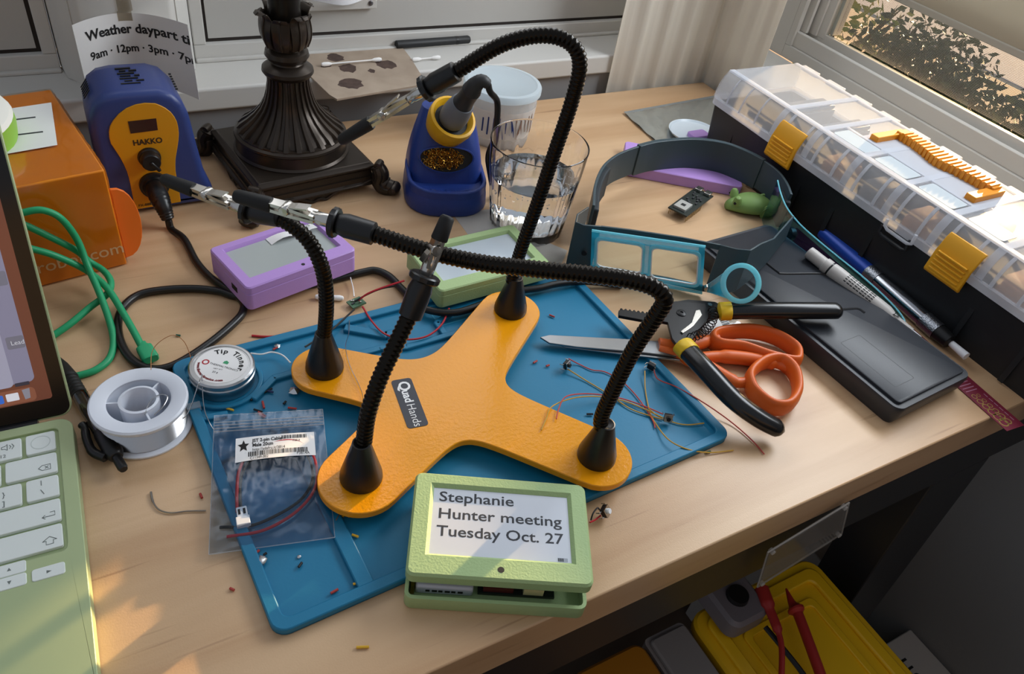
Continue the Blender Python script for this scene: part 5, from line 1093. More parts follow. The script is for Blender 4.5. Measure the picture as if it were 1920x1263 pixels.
# ================================================================== water glass, swab tub, tissue
gx_, gy_ = 37.0, 53.4
tg = thing('water_glass', 'cut glass tumbler of sparkling water behind the tall gooseneck', 'glass', (gx_, gy_, 0))
gl = mat('clear_glass', '#ffffff', .0, trans=1, ior=1.45)
prof = [(3.45, .0), (3.62, .15), (3.75, 1.2), (4.0, 3.2), (4.25, 5.4), (4.42, 7.0), (4.58, 9.0), (4.6, 9.12), (4.595, 9.2), (4.54, 9.24), (4.48, 9.2), (4.46, 9.1), (4.2, 6.6), (3.95, 4.2), (3.7, 2.0), (3.5, 1.1), (2.6, .9), (.02, .88)]
nr = 120; rings = []
for j, (r_, z) in enumerate(prof):
    a_ = .09 if j <= 4 and j >= 1 else 0
    rings.append([((r_ - a_ * (.5 + .5 * math.cos(i * 2 * PI / 5 + (j % 2) * .5)) * (1 + .6 * math.sin(i * .7))) * math.cos(2 * PI * i / nr), (r_ - a_ * (.5 + .5 * math.cos(i * 2 * PI / 5 + (j % 2) * .5)) * (1 + .6 * math.sin(i * .7))) * math.sin(2 * PI * i / nr), z) for i in range(nr)])
MB().loft(rings).build('tumbler', gl, tg, smooth=50)
MB().lathe([(0, .89), (2.6, .92), (3.48, 1.12), (3.71, 2.02), (3.96, 4.22), (4.1, 5.8), (4.0, 5.86), (0, 5.88)], 64).build('water', mat('water', '#f7fbff', .0, trans=1, ior=1.33), tg)
rg = random.Random(8); bb = MB()
for i in range(90):
    a = rg.random() * 6.28; z = 2 + 3.7 * rg.random(); r_ = 3.72 + (z - 2) * .1 - .12; s_ = .05 + .05 * rg.random()
    bb.lathe([(0, -s_), (s_ * .7, -s_ * .7), (s_, 0), (s_ * .7, s_ * .7), (0, s_)], 6, (r_ * math.cos(a), r_ * math.sin(a), z))
bo = bb.build('bubbles', mat('bubble', '#ffffff', .05, trans=.6, ior=1.1), tg); bo['kind'] = 'stuff'
tx, ty = 43.0, 71.3
tu = thing('swab_tub', 'clear plastic tub of cotton swabs with frosted lid behind the iron holder', 'tub', (tx, ty, 0))
MB().lathe([(0, 0), (3.55, 0), (3.7, .2), (4.15, 6.2), (4.1, 6.2), (3.62, .25), (0, .2)], 48).build('tub_wall', frosted('tub_plastic', '#eef0f2', .38, .25, .4), tu)
MB().lathe([(4.2, 5.7), (4.4, 5.75), (4.42, 6.3), (4.3, 6.5), (3.9, 6.55), (3.7, 6.4), (0, 6.42)], 48).build('lid', frosted('tub_lid', '#e4f0f6', .7, .3, .4), tu)
MB().lathe([(3.86, 1.2), (4.13, 4.6)], 48, caps=False).build('label_band', frosted('tub_label', '#e8e4e0', .8, .4, .3), tu)
for i in range(11):
    a = math.radians(215 + i * 9); h_ = 1.6 + (i % 4) * .5
    for k in range(2): MB().obox((4.06 * math.cos(a), 4.06 * math.sin(a), 2.9), (-math.sin(a), math.cos(a), 0), (math.cos(a), math.sin(a), .08), (0, 0, 1), .16, .03, h_).build('label_print', mat('label_navy' if i < 6 else 'label_brown', '#2c4a9a' if i < 6 else '#a88470', .5), tu)
sw = MB(); rg = random.Random(2)
for i in range(46):
    a = 2 * PI * i / 46; r_ = 3.25 + .1 * rg.random(); x, y = tx + r_ * math.cos(a), ty + r_ * math.sin(a); t_ = 1 + .06
    sw.lathe([(.06, .4), (.16, .5), (.17, 1.0), (.06, 1.2), (.06, 4.6), (.17, 4.8), (.16, 5.4), (.05, 5.55)], 6, (x, y, 0))
so = sw.build('cotton_swabs', mat('cotton', '#efe7dc', .9)); tag(so, 'cotton swabs packed upright inside the clear tub', 'cotton swabs', kind='stuff')
ts = MB().prism([(p[0], p[1]) for p in [(30.87,57.77,0),(35.53,57,0),(36.48,51.99,0),(38.9,48.44,0),(36.84,46.43,0),(34.72,48.86,0),(30.71,51.03,0)]], .01, .04).build('tissue', frosted('tissue_white', '#dcdad6', .7, .8)); tag(ts, 'thin white sheet lying under the water glass', 'paper')

# ================================================================== paper sign on the post
sg = thing('paper_sign', 'curled white paper sign listing weather daypart times taped to the post', 'sign', (6.9, 80.6, 4.4))
def sgp(s, v, o=0):
    """s across 0..1, v height 0..1: the middle lies on the post, both edges curl forward"""
    x = 2.0 + 9.7 * s; c = abs(2 * s - .95); y = 81.85 - 3.0 * c ** 2 * (1 if s < .5 else 1.2) * (1.1 - .2 * v); z = 4.5 + 7.2 * v
    return Vector((x, y - o, z))
shp = MB().sheet([[sgp(i / 30, k / 8) for i in range(31)] for k in range(9)], .02).build('sheet', mat('sign_paper', '#dedcda', .75), sg, world=True, smooth=80)
def sgt(body, s0, v0, size, bold=0): text('lettering', body, size, lambda x, y: sgp(min(.995, s0 + x / 10.4), v0 + y / 7.0, .05), ink, shp, world=True, bold=bold)
sgt('Weather daypart tim', .10, .74, 1.2, .032); sgt('9am \u00b7 12pm \u00b7 3pm \u00b7 7pm', .10, .49, 1.0, .024)
MB().sheet([[sgp(.42 + .13 * i / 4, .9 + .5 * k / 4, .03) if k < 2 else Vector((6.2 + 1.3 * i / 4, 81.9, 9.5 + 1.2 * k)) for i in range(5)] for k in range(4)], .01).build('tape', film('clear_tape', '#eeeae2', .2, .06), sg, world=True, smooth=70)

# ================================================================== on the sill
cb_ = thing('cardboard_piece', 'stained scrap of cardboard overhanging the window sill behind the lamp', 'cardboard', (31, 81, 4.4))
pp = [(25.33,86.96,4.42),(37.51,89.89,4.42),(36.98,83.16,4.42),(36.02,76.25,4.42),(24.99,74.62,4.42),(24.56,75.74,4.42),(23.9,81.37,4.42)]
cbo = MB().prism([(p[0], p[1]) for p in pp], 4.42, 4.62).build('board', mat('kraft_card', '#ab9a88', .85, var=('#9c8b7a', 30)), cb_, world=True)
rg = random.Random(6); stn = mat('flux_stain', '#55423a', .6, var=('#40302a', 200))
for (px, py, ra, rb) in ((28.28,84.77) + (1.0, 1.2), (28.68,81.74) + (1.1, 1.2), (27.67,77.86) + (1.5, 1.3), (33.38,81.94) + (1.3, 1.2), (36.37,87.06) + (.5, .9), (31.1,80.58) + (.4, .6), (26.52,82.71) + (.7, .3)):
    MB().prism([(px + ra * (.75 + .35 * rg.random()) * math.cos(2 * PI * i / 18), py + rb * (.75 + .35 * rg.random()) * math.sin(2 * PI * i / 18)) for i in range(18)], 4.6, 4.63).build('stain', stn, cbo, world=True)
swm = mat('swab_cotton', '#efedea', .85)
def swab(p0, p1, lab_, r=.09):
    p0, p1 = Vector(p0), Vector(p1); d = (p1 - p0).normalized(); L = (p1 - p0).length
    t = thing('cotton_swab', lab_, 'cotton swab', tuple((p0 + p1) / 2 - Vector((0, 0, .25))), group='loose cotton swabs')
    MB().lathe_dir([(r, .5), (r, L - .5)], p0, d, 10).build('stick', swm, t, world=True)
    for o, dd_ in ((p0, d), (p1, -d)): MB().lathe_dir([(0, 0), (.18, .08), (.25, .35), (.22, .9), (.1, 1.25)], o, dd_, 12).build('bud', swm, t, world=True)
swab((25.88,82.6,4.9), (33.19,82.81,4.9), 'white cotton swab lying across the stained cardboard')
swab((36.83,82.51,4.7), (40.64,82.65,4.7), 'cotton swab lying on the bare window sill beside the cardboard')
swab((14.28,49.1,0.26), (16.46,48.13,0.26), 'cotton swab poking out from under the lilac case')
s0, s1 = Vector((36.37,86.41,4.95)), Vector((46.4,86.55,4.95))
stk = thing('black_rod', 'black rod shaped stylus lying on the window sill behind the cardboard', 'rod', tuple((s0 + s1) / 2 - Vector((0, 0, .5))))
MB().lathe_dir([(.4, 0), (.5, .1), (.5, (s1 - s0).length - .2), (.4, (s1 - s0).length)], s0, s1 - s0, 16).build('shaft', mat('rod_black', '#1d1e20', .5), stk, world=True)
MB().lathe_dir([(.52, 0), (.52, .35)], s0 + (s1 - s0) * .8, s1 - s0, 16).build('ring', black, stk, world=True)

# ================================================================== parts organiser
tbx = thing('parts_organiser', 'long parts organiser box with clear lid, black base and yellow latches', 'toolbox', (72.8, 38, 0))
tdk = mat('organiser_black', '#1d1f22', .45, bump=(500, .05)); lidm = frosted('organiser_lid', '#eceff4', .3, .15, .4); ribm = frosted('organiser_rib', '#e6e9f0', .62, .25, .4)
X0, X1, Y0, Y1 = 66.3, 79.3, 9.0, 62.0
b = MB(); bot = lr(X0 + .35, X1 - .35, Y0 + .3, Y1 - .5, .5); topp = lr(X0, X1, Y0, Y1, .6)
b.loft([[(x, y, .0) for x, y in bot], [(x, y, 6.3) for x, y in topp], [(x, y, 6.3) for x, y in inset(topp, .2)], [(x, y, .3) for x, y in inset(bot, .2)]])
b.build('base', tdk, tbx, world=True, smooth=30)
for y in (57.8, 53.0, 46.5, 41.6, 36.4, 24.5, 19): MB().obox((X0 + .12, y, 3.1), (1, 0, 0), (0, 1, 0), (.055, 0, 1), .12, .5, 5.8).build('base_rib', tdk, tbx, world=True)
RY = [62.2, 52.2, 47.3, 41.7, 36.3, 30.9, 25.5, 20, 14.5, 9]
# lid shell: arched cross-section run along the length
lid_ = MB(); ol = lr(X0 - .35, X1 + .25, Y0 - .2, Y1 + .25, .9)
lid_.loft([[(x, y, 6.15) for x, y in ol], [(x, y, 6.85) for x, y in ol], [(x, y, 6.95) for x, y in inset(ol, .25)], [(x, y, 6.95) for x, y in inset(ol, .35)], [(x, y, 6.2) for x, y in inset(ol, .2)], [(x, y, 6.15) for x, y in ol]], caps=False)
ldo = lid_.build('lid_lip', ribm, tbx, world=True)
cs = [(X0 - .1, 6.9), (X0 - .02, 7.6), (X0 + .25, 8.6), (X0 + .7, 9.35), (X0 + 1.1, 9.75), (X0 + 1.5, 9.85)]
sh2 = MB()
sh2.sheet([[(x, y, z) for x, z in cs] for y in (Y1 - .1, Y0)], .12); sh2.sheet([[(X0 + 1.5, y, 9.85) , (X1 - .9, y, 9.85), (X1 - .2, y, 9.5), (X1 + .05, y, 8.4), (X1 + .1, y, 6.9)] for y in (Y1 - .1, Y0)], .12)
cp2 = cs + [(X1 - .9, 9.85), (X1 - .2, 9.5), (X1 + .05, 8.4), (X1 + .1, 6.9)]
sh2.loft([[(x, Y1, z) for x, z in cp2], [(x, Y1 + .12, z) for x, z in cp2]])
sh2.build('lid_shell', lidm, tbx, world=True, smooth=50)
for y in RY[1:-1]:
    MB().sheet([[(x, y + e, z + .07) for x, z in cs + [(X1 - 1.2, 9.85)]] for e in (.38, -.38)], .14).build('lid_ridge', ribm, ldo, world=True, smooth=60)
    for dy in (-1.3, -4.0): MB().sheet([[(x - .1, y + dy + e, z + .04) for x, z in cs[:5]] for e in (.16, -.16)], .16).build('front_rib', ribm, ldo, world=True, smooth=60)
for dy in (-2.2, -4.4, -7): MB().tube([(x - .06, Y1 + dy, z) for x, z in cs[:5]], .13, 6).build('front_rib', ribm, ldo, world=True)
MB().box(X0 + .95, X0 + 1.7, Y0, Y1, 9.75, 9.98).build('lid_rail', ribm, ldo, world=True, bevel=.06)
MB().box(X0 + 4.3, X0 + 4.75, 30.6, 47.3, 9.8, 9.98).build('lid_rail', ribm, ldo, world=True, bevel=.06)
MB().box(X1 - 1.5, X1 - 1.0, Y0, Y1, 9.8, 9.98).build('lid_rail', ribm, ldo, world=True, bevel=.06)
for i, y in enumerate([60.4 - 4.1 * k for k in range(12)]): MB().box(X1 - .5, X1 + .2, y - 1.3, y + 1.3, 9.2, 9.75).build('edge_tab', ribm, ldo, world=True, bevel=.12)
glare = mat('label_card', '#b9c2c8', .12)
for (y1, y0) in ((46.4, 42.0), (40.9, 36.9), (35.5, 31.5), (29.9, 26.2)): MB().prism(lr(X0 + 1.75, X0 + 4.15, y0, y1, .3), 9.92, 9.97).build('label_window', glare, ldo, world=True)
# handle
hz = 9.75; hm = mat('organiser_orange', '#d98a1a', .42)
hy0, hy1 = 31.6, 44.4; hx0, hx1 = 71.3, 76.0
MB().prism(lr(hx0 - .5, hx1 + .8, hy0 - .6, hy1 + .6, .3), 9.9, 9.96).build('handle_recess', ribm, ldo, world=True)
hd = MB()
hd.box(hx0, hx1, hy1 - 1.0, hy1, hz + .05, hz + .75).box(hx0, hx1, hy0, hy0 + 1.1, hz + .05, hz + .75)
bar = spline([(hx1 - 1.4, hy1 - .5, 0), (hx1 - 1.5, 42, 0), (hx1 - 1.75, 40, 0), (hx1 - 2.3, 38, 0), (hx1 - 1.75, 36, 0), (hx1 - 1.5, 34, 0), (hx1 - 1.4, hy0 + .5, 0)], 4)
hd.loft([[(p.x, p.y, hz + .05), (hx1, p.y, hz + .05), (hx1, p.y, hz + .95), (p.x, p.y, hz + .95)] for p in bar])
han = hd.build('handle', hm, tbx, world=True, bevel=.1)
for i in range(20):
    y = 43.0 - i * .55; k = min(range(len(bar)), key=lambda j: abs(bar[j].y - y)); MB().box(bar[k].x - .1, hx1 + .05, y - .16, y + .16, hz + .1, hz + 1.08).build('grip_ridge', hm, han, world=True, bevel=.05)
ylm = mat('latch_yellow', '#e0a016', .45)
for y0, y1 in ((48.0, 51.7), (26.0, 29.8)):
    lt_ = MB().loft([[(X0 - .75, y0, 5.0), (X0 - .75, y1, 5.0), (X0 - .45, y1, 5.0), (X0 - .45, y0, 5.0)], [(X0 - .95, y0, 5.3), (X0 - .95, y1, 5.3), (X0 - .5, y1, 5.2), (X0 - .5, y0, 5.2)], [(X0 - .75, y0, 7.2), (X0 - .75, y1, 7.2), (X0 - .45, y1, 7.2), (X0 - .45, y0, 7.2)], [(X0 - .2, y0, 8.6), (X0 - .2, y1, 8.6), (X0 + .1, y1, 8.6), (X0 + .1, y0, 8.6)], [(X0 + .15, y0, 9.0), (X0 + .15, y1, 9.0), (X0 + .4, y1, 8.9), (X0 + .4, y0, 8.9)]]).build('latch', ylm, tbx, world=True, bevel=.08)
    for k in range(5): MB().box(X0 - 1.02 + k * .02, X0 - .7, y0 + .35, y1 - .35, 5.55 + k * .42, 5.75 + k * .42).build('latch_ridge', ylm, lt_, world=True, bevel=.05)
hs_ = [(35.2, 6.3), (35.2, 5.6), (34.8, 5.4), (32.4, 5.4), (32.0, 5.6), (32.0, 6.6)]
MB().tube([(X0 - .75, y, z + .7) for y, z in hs_], .16, 8).build('hasp_loop', ribm, tbx, world=True); MB().tube([(X0 - .45, y + .35, z - .25) for y, z in hs_], .2, 8).build('hasp_loop', tdk, tbx, world=True)
# things stored inside
tan = mat('tan_box', '#c08a5e', .7); gry = mat('dark_component_bag', '#2e3a44', .4); gr2 = mat('grey_box', '#7d7874', .6)
inside = [('brown parts box in the third bin of the organiser', (X0 + .7, X0 + 4, 42.9, 45.4, 6.4, 8.1), tan), ('grey parts box in the fourth bin of the organiser', (X0 + .7, X0 + 4, 37.6, 40.2, 6.4, 8.3), gr2), ('brown parts box in the fifth bin of the organiser', (X0 + .7, X0 + 4, 32.2, 34.7, 6.4, 8.2), tan), ('brown parts box in the bin beside the second latch of the organiser', (X0 + .7, X0 + 4, 21.6, 24.2, 6.4, 8.2), tan), ('dark wrapped part in the end bin of the organiser', (X0 + 4.5, X1 - 2.2, 53.5, 55.8, 6.4, 8.6), gry), ('dark wrapped part in the second bin of the organiser', (X0 + 4.8, X1 - 2.0, 48.3, 50.4, 6.4, 8.6), gry), ('dark wrapped part beside the handle end of the organiser', (X0 + 5, X1 - 2.0, 26.6, 29.5, 6.4, 8.6), gry)]
for la_, bx_, m in inside:
    o = thing('parts_box', la_, 'box', ((bx_[0] + bx_[1]) / 2, (bx_[2] + bx_[3]) / 2, .3), group='parts inside the organiser')
    MB().box(bx_[0], bx_[1], bx_[2], bx_[3], .35, bx_[5] - .5).build('carton', m, o, world=True, bevel=.15)
    MB().box(bx_[0] + .1, bx_[1] - .1, bx_[2] + .1, bx_[3] - .1, bx_[5] - .5, bx_[5]).build('flap', m, o, world=True, bevel=.2)

# ================================================================== small circuit and loose wires
tp = thing('charger_board', 'tiny green circuit board with red and black wires behind the mat', 'circuit board', tuple(Vector((17.01,47.47,0))))
cc = Vector((17.18,47.16,0.2)); R = Matrix.Rotation(.25, 3, 'Z')
MB().box(-.65, .65, -.5, .5, .1, .22).map(lambda p: cc + R @ p).build('board', mat('pcb_green', '#44684c', .4), tp, world=True)
rg = random.Random(12)
for i in range(8): x, y = -.5 + rg.random(), -.4 + .7 * rg.random(); MB().box(x, x + .16, y, y + .12, .22, .32).map(lambda p: cc + R @ p).build('chip', chrome if i % 2 else mat('chip_grey', '#3a3c3e', .4), tp, world=True)
for m, pth in ((redw, [(17.34,47.1,0.6),(18.13,47.01,1.2),(19.49,46.92,1.6),(21.25,46.84,1.9)]), (blackw, [(17.01,47.07,0.6),(18.2,47.18,1),(19.39,47.26,1.2),(20.53,47.12,1.3)]), (redw, [(17.38,46.22,0.6),(17.39,44.05,0.75),(17.81,42.34,0.75),(19.06,41.22,0.75),(20.8,41,0.75),(22.52,41.89,0.75),(23.86,43.38,0.9)]), (blackw, [(16.66,46.23,0.5),(15.14,44.97,0.7),(14.1,44.2,0.75),(12.98,43.67,0.75),(12.23,43.29,0.75),(11.61,43.01,0.75)])): MB().tube(spline(pth, 7), .08, 7).build('wire', m, tp, world=True)
th = MB().tube(spline([(17.85,50.46,0.4),(17.61,49.12,0.3),(17.22,47.79,0.5)], 5), .05, 6).build('thread_end', swm); tag(th, 'white thread end standing behind the tiny circuit board', 'thread')
th = MB().tube(spline([(15.78,44.89,0.7),(15.2,43.4,0.7),(14.09,40.96,1.75),(13.72,38.96,1.75),(13.66,37.23,1.75),(13.55,35.85,1.75),(13.18,34.63,1.75)], 7), .028, 5).build('solder_wick', silver); tag(th, 'thin silver wire strand lying over the left yellow lobe', 'wire')
th = MB().tube(spline([(7.72,43.73,0.7),(8.41,43.36,0.7),(9.18,43.3,0.72),(9.81,42.7,0.72),(10.12,41.72,0.72)], 6), .06, 6).build('twisted_thread', swm); tag(th, 'frayed white thread lying on the mat beside the tin', 'thread')
th = MB().tube(spline([(8.41,46.27,0.1),(9.42,45.78,0.1),(11.15,45.29,0.1)], 6), .09, 7).build('wire_offcut', redw); tag(th, 'red wire offcut lying behind the mat edge', 'wire')
th = MB().tube(spline([(-0.93,34.13,0.1),(-0.94,33.35,0.1),(-0.73,32.62,0.1),(-0.15,32.11,0.1),(0.74,31.87,0.1),(1.78,31.47,0.1)], 7), [.07] * 8 + [.05] * 28, 7).build('solder_offcut', mat('dull_solder', '#8a8580', .35, .9)); tag(th, 'bent length of solder lying on the wood below the spool', 'wire')
th = MB().tube(spline([(8.68,27.32,0.7),(9.18,27.76,0.7),(9.5,27.19,0.7)], 4), .03, 5).build('wire_whisker', mat('copper_wire', '#c98a5a', .3, .8)); tag(th, 'copper whisker on the mat below the stand', 'wire')
def button(lab_, c, rz, tilt, wires):
    t = thing('wired_button', lab_, 'push button', (c[0], c[1], .3))
    tact(t, (c[0], c[1], c[2]), rz, tilt=tilt, s=1.0)
    for m, pth in wires: MB().tube(spline(pth, 7), .05, 6).build('wire', m, t, world=True)
thinr, thiny = mat('thin_red_wire', '#c04a42', .45), mat('thin_yellow_wire', '#c79a3a', .45)
button('tiny push button with crossed wires on the mat below the scissors blade', (29.71,34.31,0.75), .5, 1.3, ((thinr, [(30.37,34.66,0.8),(31.12,34.17,0.4),(31.79,33.2,0.4),(32.7,32.6,0.4),(33.36,31.27,0.4),(33.56,29.69,0.4),(33.43,27.93,0.4),(33.21,26.72,0.4),(32.94,26.14,0.4)]), (thiny, [(29.76,33.94,0.6),(30.69,32.28,0.4),(31.53,30.47,0.4),(32.25,28.56,0.4),(33.21,27.42,0.4),(34.06,26.62,0.4)])))
button('tiny push button on the mat edge beside the right gooseneck', (36.21,31.43,0.7), 2.0, 1.4, ((thinr, [(36.47,31.19,0.7),(36.29,30.57,0.5),(36.33,29.93,0.6),(37.14,28.86,0.6),(38.09,26.65,0.65),(39.24,24.54,0.2),(39.65,22.45,0.1),(39.6,21.01,0.1)]), (thiny, [(35.64,31.31,0.7),(34.66,29.76,0.4),(33.6,27.74,0.4),(33.25,26.42,0.4),(33.04,24.59,0.65),(33.84,23.34,0.65),(35.56,22.72,0.2),(37.55,22.23,0.1)])))
button('tiny push button at the tangle of wires right of the right cone', (34.33,26.53,0.75), -.6, 1.2, ((thinr, [(34.15,26.88,0.7),(33.47,28.17,0.5),(32.33,29.45,0.5),(30.76,30.23,0.8),(28.95,30.63,1.2),(27.21,30.34,1.8),(26.16,29.54,1.8),(25.44,28.71,1.8)]), (thiny, [(33.92,26.56,0.7),(33.17,28.11,0.5),(32.06,29.43,0.5),(30.2,30.16,0.9),(28.06,30.4,1.3),(25.76,29.87,1.8),(24.78,29.02,1.75),(23.93,28.25,1.72)]), (thiny, [(33.25,27.68,0.9),(33.94,27.02,0.4),(34.73,26.01,0.4),(35.59,25.44,0.4),(36.91,25.1,0.4)])))

# barcode bag under the stripper
bb_ = thing('barcode_bag', 'small clear bag with a barcode label under the wire stripper', 'bag', tuple(Vector((46.16,34.29,0))))
q = [Vector(p) for p in [(43.33,32.94,0.1),(47.59,33.05,0.1),(48.01,35.23,0.1),(44.84,35.4,0.1)]]
def bq(u, v, o): return (q[0] * (1 - u) + q[1] * u) * (1 - v) + (q[3] * (1 - u) + q[2] * u) * v + Vector((0, 0, o))
MB().sheet([[bq(i / 6 * 1.15, k / 6, .06 + .08 * math.sin(i + k)) for i in range(7)] for k in range(7)], .01).build('film', bagm, bb_, world=True)
lb2 = MB().sheet([[bq(.0 + .85 * i / 4, .1 + .85 * k / 4, .2) for i in range(5)] for k in range(5)], .015).build('label', paper, bb_, world=True)
for i in range(9): MB().add([bq(.62 + (i % 3) * 0 , .2 + i * .075, .22), bq(.84, .2 + i * .075, .22), bq(.84, .23 + i * .075 + .012 * (i % 3), .22), bq(.62, .23 + i * .075 + .012 * (i % 3), .22)], [(0, 1, 2, 3)]).build('bar', ink, lb2, world=True, smooth=0)

# insulation clippings
cmats = {'red': mat('clip_red', '#a83a34', .5), 'black': mat('clip_black', '#17181c', .5), 'yellow': mat('clip_yellow', '#d9a82a', .45), 'navy': mat('clip_navy', '#1c2c5a', .5), 'green': mat('clip_green', '#1f5a4a', .5), 'pink': mat('clip_pink', '#c8626a', .5)}
clip_rows = [((6.80,39.68,0.42),(7.43,39.78,0.42),'navy','near the tin'),
         ((6.56,39.33,0.42),(7.07,39.58,0.42),'black','near the tin'),
         ((7.40,39.68,0.42),(8.23,39.93,0.42),'black','near the tin'),
         ((7.83,39.85,0.42),(8.20,39.54,0.42),'navy','near the tin'),
         ((7.28,38.94,0.42),(7.21,38.26,0.42),'red','near the tin'),
         ((6.54,38.41,0.42),(7.01,37.96,0.42),'black','above the zip bag'),
         ((6.75,38.06,0.42),(7.11,37.49,0.42),'red','above the zip bag'),
         ((6.76,37.84,0.42),(7.01,37.42,0.42),'pink','above the zip bag'),
         ((8.73,37.72,0.42),(9.25,37.41,0.42),'red','above the zip bag'),
         ((8.56,38.17,0.42),(8.77,38.37,0.42),'black','above the zip bag'),
         ((4.85,39.18,0.42),(5.26,38.80,0.42),'yellow','in the small tray'),
         ((8.57,34.67,0.42),(9.04,34.54,0.42),'black','left of the bottom cone'),
         ((16.13,44.28,0.42),(16.60,43.84,0.42),'yellow','behind the stand'),
         ((28.46,34.87,0.42),(28.77,34.89,0.42),'red','by the scissors'),
         ((27.67,35.56,0.42),(28.08,35.67,0.42),'red','by the scissors'),
         ((28.75,29.26,0.42),(29.21,29.08,0.42),'black','by the right cone'),
         ((32.67,31.57,0.42),(32.87,31.24,0.42),'pink','by the right cone'),
         ((31.95,40.28,0.42),(32.25,39.88,0.42),'red','at the top of the mat'),
         ((9.29,26.14,0.42),(9.59,25.84,0.42),'yellow','below the stand'),
         ((6.85,22.90,0.42),(7.32,22.98,0.42),'red','near the front corner'),
         ((8.21,22.93,0.42),(8.70,22.86,0.42),'yellow','near the front corner'),
         ((8.43,22.19,0.42),(8.57,22.24,0.42),'pink','near the front corner'),
         ((3.73,27.16,0.42),(3.95,27.26,0.42),'red','below the zip bag'),
         ((5.70,25.25,0.42),(5.97,25.48,0.42),'black','below the zip bag'),
         ((9.22,27.61,0.42),(9.39,27.79,0.42),'yellow','below the stand'),
         ((9.40,43.87,0.42),(9.76,43.99,0.42),'red','beside the left cone'),
         ((12.80,30.14,0.42),(13.07,30.07,0.42),'black','by the label plate'),
         ((4.09,26.85,0.42),(4.29,26.91,0.42),'black','below the zip bag')]
for k, (a_, c_, col, pl_) in enumerate(clip_rows):
    same = sorted([r for r in clip_rows if r[2:] == (col, pl_)], key=lambda r: r[0][0]); w_ = '' if len(same) == 1 else (', left of its pair' if same[0][0] == a_ else ', right of its pair')
    o = MB().tube([a_, c_], .08, 7).build('wire_clipping', cmats[col]); tag(o, col + ' insulation clipping on the blue mat ' + pl_ + w_, 'wire clipping', 'insulation clippings on the mat')
for a_, c_, col, la_ in [((7.13,19.40,0.11),(7.77,19.14,0.11),'yellow','yellow insulation clipping on the wood in front of the mat'), ((1.74,32.88,0.11),(1.78,32.50,0.11),'red','short red clipping on the wood left of the zip bag'), ((35.40,22.86,0.11),(35.78,22.82,0.11),'green','green clipping on the wood by the mat corner'), ((1.84,25.68,0.11),(2.03,25.45,0.11),'red','dark red crumb on the wood left of the mat'), ((3.24,48.18,0.11),(3.52,48.02,0.11),'green','green clipping on the wood behind the tin'), ((-1.03,50.73,0.11),(-0.82,50.60,0.11),'black','black speck on the wood behind the laptop')]:
    o = MB().tube([a_, c_], .08, 7).build('wire_clipping', cmats[col]); tag(o, la_, 'wire clipping')
# solder blobs
for c, s_, la_ in (((9.61,39.12,0.42), .38, 'crumpled ball of solder beside the left lobe'), ((3.86,26.48,0.42), .32, 'drip shaped solder blob in the long tray'), ((9.81,44.17,0.42), .22, 'small solder crumb beside the left cone'), ((5.95,25.96,0.42), .12, 'round solder bead beside the tray ridge')):
    rg = random.Random(int(c[0] * 10)); c = Vector(c); rr = []
    for i in range(7):
        t = i / 6; rr.append([(c.x + s_ * math.sin(PI * t) * (.7 + .6 * rg.random()) * math.cos(2 * PI * k / 9), c.y + s_ * math.sin(PI * t) * (.7 + .6 * rg.random()) * math.sin(2 * PI * k / 9), .3 + s_ * 1.1 * t) for k in range(9)])
    o = MB().loft(rr).build('solder_blob', mat('bright_solder', '#d4d4d6', .25, .9), smooth=20); tag(o, la_, 'solder')

# ================================================================== under the desk
ac = thing('acrylic_sheet', 'clear acrylic holder hanging from the front edge of the desk', 'acrylic sheet', (42, 15.8, -11))
q = [Vector(p) for p in [(39.2,15.9,-10.44),(37.4,15.9,-4.36),(44.85,15.9,-2.26),(47.45,15.9,-7.89)]]
acr = frosted('acrylic_smoke', '#8f8b86', .4, .1, .2)
MB().loft([[p + Vector((0, dy, 0)) for p in q] for dy in (-.12, .12)]).build('plate', acr, ac, world=True, bevel=.05)
MB().tube([q[0], q[1], q[2], q[3], q[0]], .07, 6).build('polished_edge', frosted('acrylic_edge', '#d8d4ce', .6, .1), ac, world=True)
for p in (q[0] * .95 + q[2] * .05, q[1] * .95 + q[3] * .05, q[2] * .95 + q[0] * .05, q[3] * .95 + q[1] * .05): MB().lathe_dir([(.2, -.2), (.2, .2), (0, .25)], p, (0, -1, 0), 12).build('stud', frosted('acrylic_edge', '#d8d4ce', .6, .1), ac, world=True)
ytm = mat('yellow_tote_lid', '#e8b814', .4, var=('#d8a812', 6)); ytb = mat('yellow_tote', '#c0960c', .5)
yt = thing('yellow_tote', 'yellow lidded storage box under the desk', 'storage box', (54, 4, -75))
tl = lr(44.5, 63.0, -16, 22.5, 2)
MB().prism(inset(tl, .8), -75, -32).build('box_body', ytb, yt, world=True); lt2 = MB().prism(tl, -32, -30.4, .3).build('lid', ytm, yt, world=True)
MB().ring(lr(45.7, 61.8, -14.8, 21.3, 1.2), lr(47.1, 60.4, -13.4, 19.9, .8), -30.5, -29.9).build('lid_rim', ytm, lt2, world=True, bevel=.2); MB().ring(lr(48.5, 59, -12, 18.5, .8), lr(49.3, 58.2, -11.2, 17.7, .6), -30.5, -30.1).build('lid_rim', ytm, lt2, world=True, bevel=.1)
y2 = thing('orange_tote', 'narrow amber storage box left of the yellow box under the desk', 'storage box', (36, 4, -75))
tl = lr(30, 38.5, -16, 22.5, 1.2); MB().prism(inset(tl, .5), -75, -32).build('box_body', mat('amber_tote', '#8a560c', .5), y2, world=True); MB().prism(tl, -32, -30.6, .3).build('lid', mat('amber_lid', '#a56a12', .45), y2, world=True)
y3 = thing('file_box', 'pale grey upright file box between the amber and yellow boxes', 'storage box', (41.4, 4, -75))
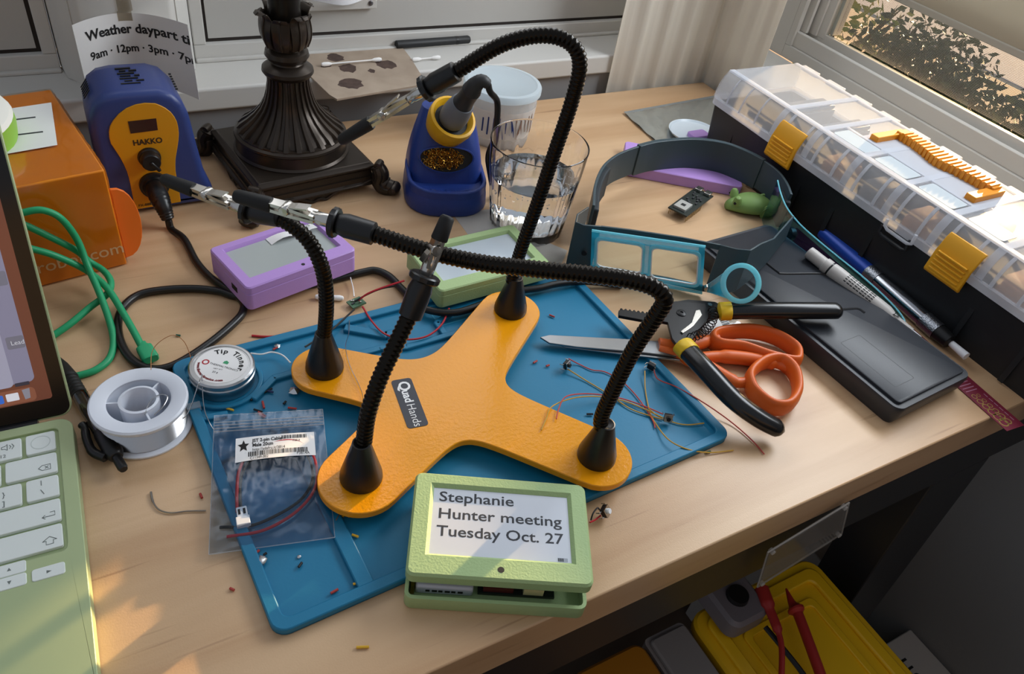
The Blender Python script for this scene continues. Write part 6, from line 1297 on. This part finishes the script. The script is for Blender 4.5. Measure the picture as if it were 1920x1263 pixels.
tl = lr(38.9, 44.0, -16, 22.5, .6); MB().prism(tl, -75, -31).build('box_body', mat('grey_file', '#8d8684', .7), y3, world=True); MB().prism(lr(39.2, 43.7, -15, 22, .5), -31, -30.2, .2).build('lid', mat('grey_file_lid', '#7d7876', .7), y3, world=True)
y4 = thing('white_carton', 'white printed carton behind the yellow box under the desk', 'box', (77, 30, -75))
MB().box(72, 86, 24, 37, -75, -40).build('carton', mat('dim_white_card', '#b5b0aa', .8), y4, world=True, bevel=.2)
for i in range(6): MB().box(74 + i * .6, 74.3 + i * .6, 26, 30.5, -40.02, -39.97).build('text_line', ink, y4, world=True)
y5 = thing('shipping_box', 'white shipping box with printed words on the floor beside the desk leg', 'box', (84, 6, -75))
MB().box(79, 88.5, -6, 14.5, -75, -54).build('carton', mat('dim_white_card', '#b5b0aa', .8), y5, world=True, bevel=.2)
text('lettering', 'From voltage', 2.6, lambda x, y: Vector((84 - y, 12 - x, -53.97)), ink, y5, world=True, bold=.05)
mm = thing('multimeter', 'grey multimeter with red and black test leads on the yellow box', 'multimeter', (50.5, 16, -29.9))
mt2 = MB().prism(lr(46.2, 51.4, 18.2, 28, 1.2), -29.8, -27.0, .4).build('case', mat('meter_grey', '#6a6468', .5), mm, world=True)
MB().prism(lr(46.8, 50.8, 23.4, 27.2, .4), -27.0, -26.8).build('display', mat('meter_lcd', '#40463c', .3), mt2, world=True); MB().lathe([(1.2, -27), (1.1, -26.5), (0, -26.5)], 24, (48.8, 21, 0)).build('dial', black, mt2, world=True)
rdp = mat('probe_red', '#a02a26', .45)
p = [(51.88,20.59,-27),(51.14,18.8,-27),(50.21,16.37,-27),(49.01,14.5,-27),(45.89,11.38,-27)]; MB().tube(spline(p, 6), [.75] * 7 + [.5] * 6 + [.3] * 12, 10).build('red_lead', rdp, mm, world=True)
p = [(49.93,17.38,-28),(50.01,15.48,-28),(50.06,12.48,-28),(49.8,10.03,-28)]; MB().tube(spline(p, 6), .28, 8).build('black_lead', blackw, mm, world=True)
p = [(55.18,19.75,-28),(54.59,18.33,-28),(54.26,17.03,-28),(53.1,14.38,-28),(51.09,9.99,-28)]; MB().tube(spline(p, 6), [.1, .15, .2, .25, .3, .35, .4, .45, .55, .7, .9, .9] + [.55] * 13, 10).build('red_probe', rdp, mm, world=True)
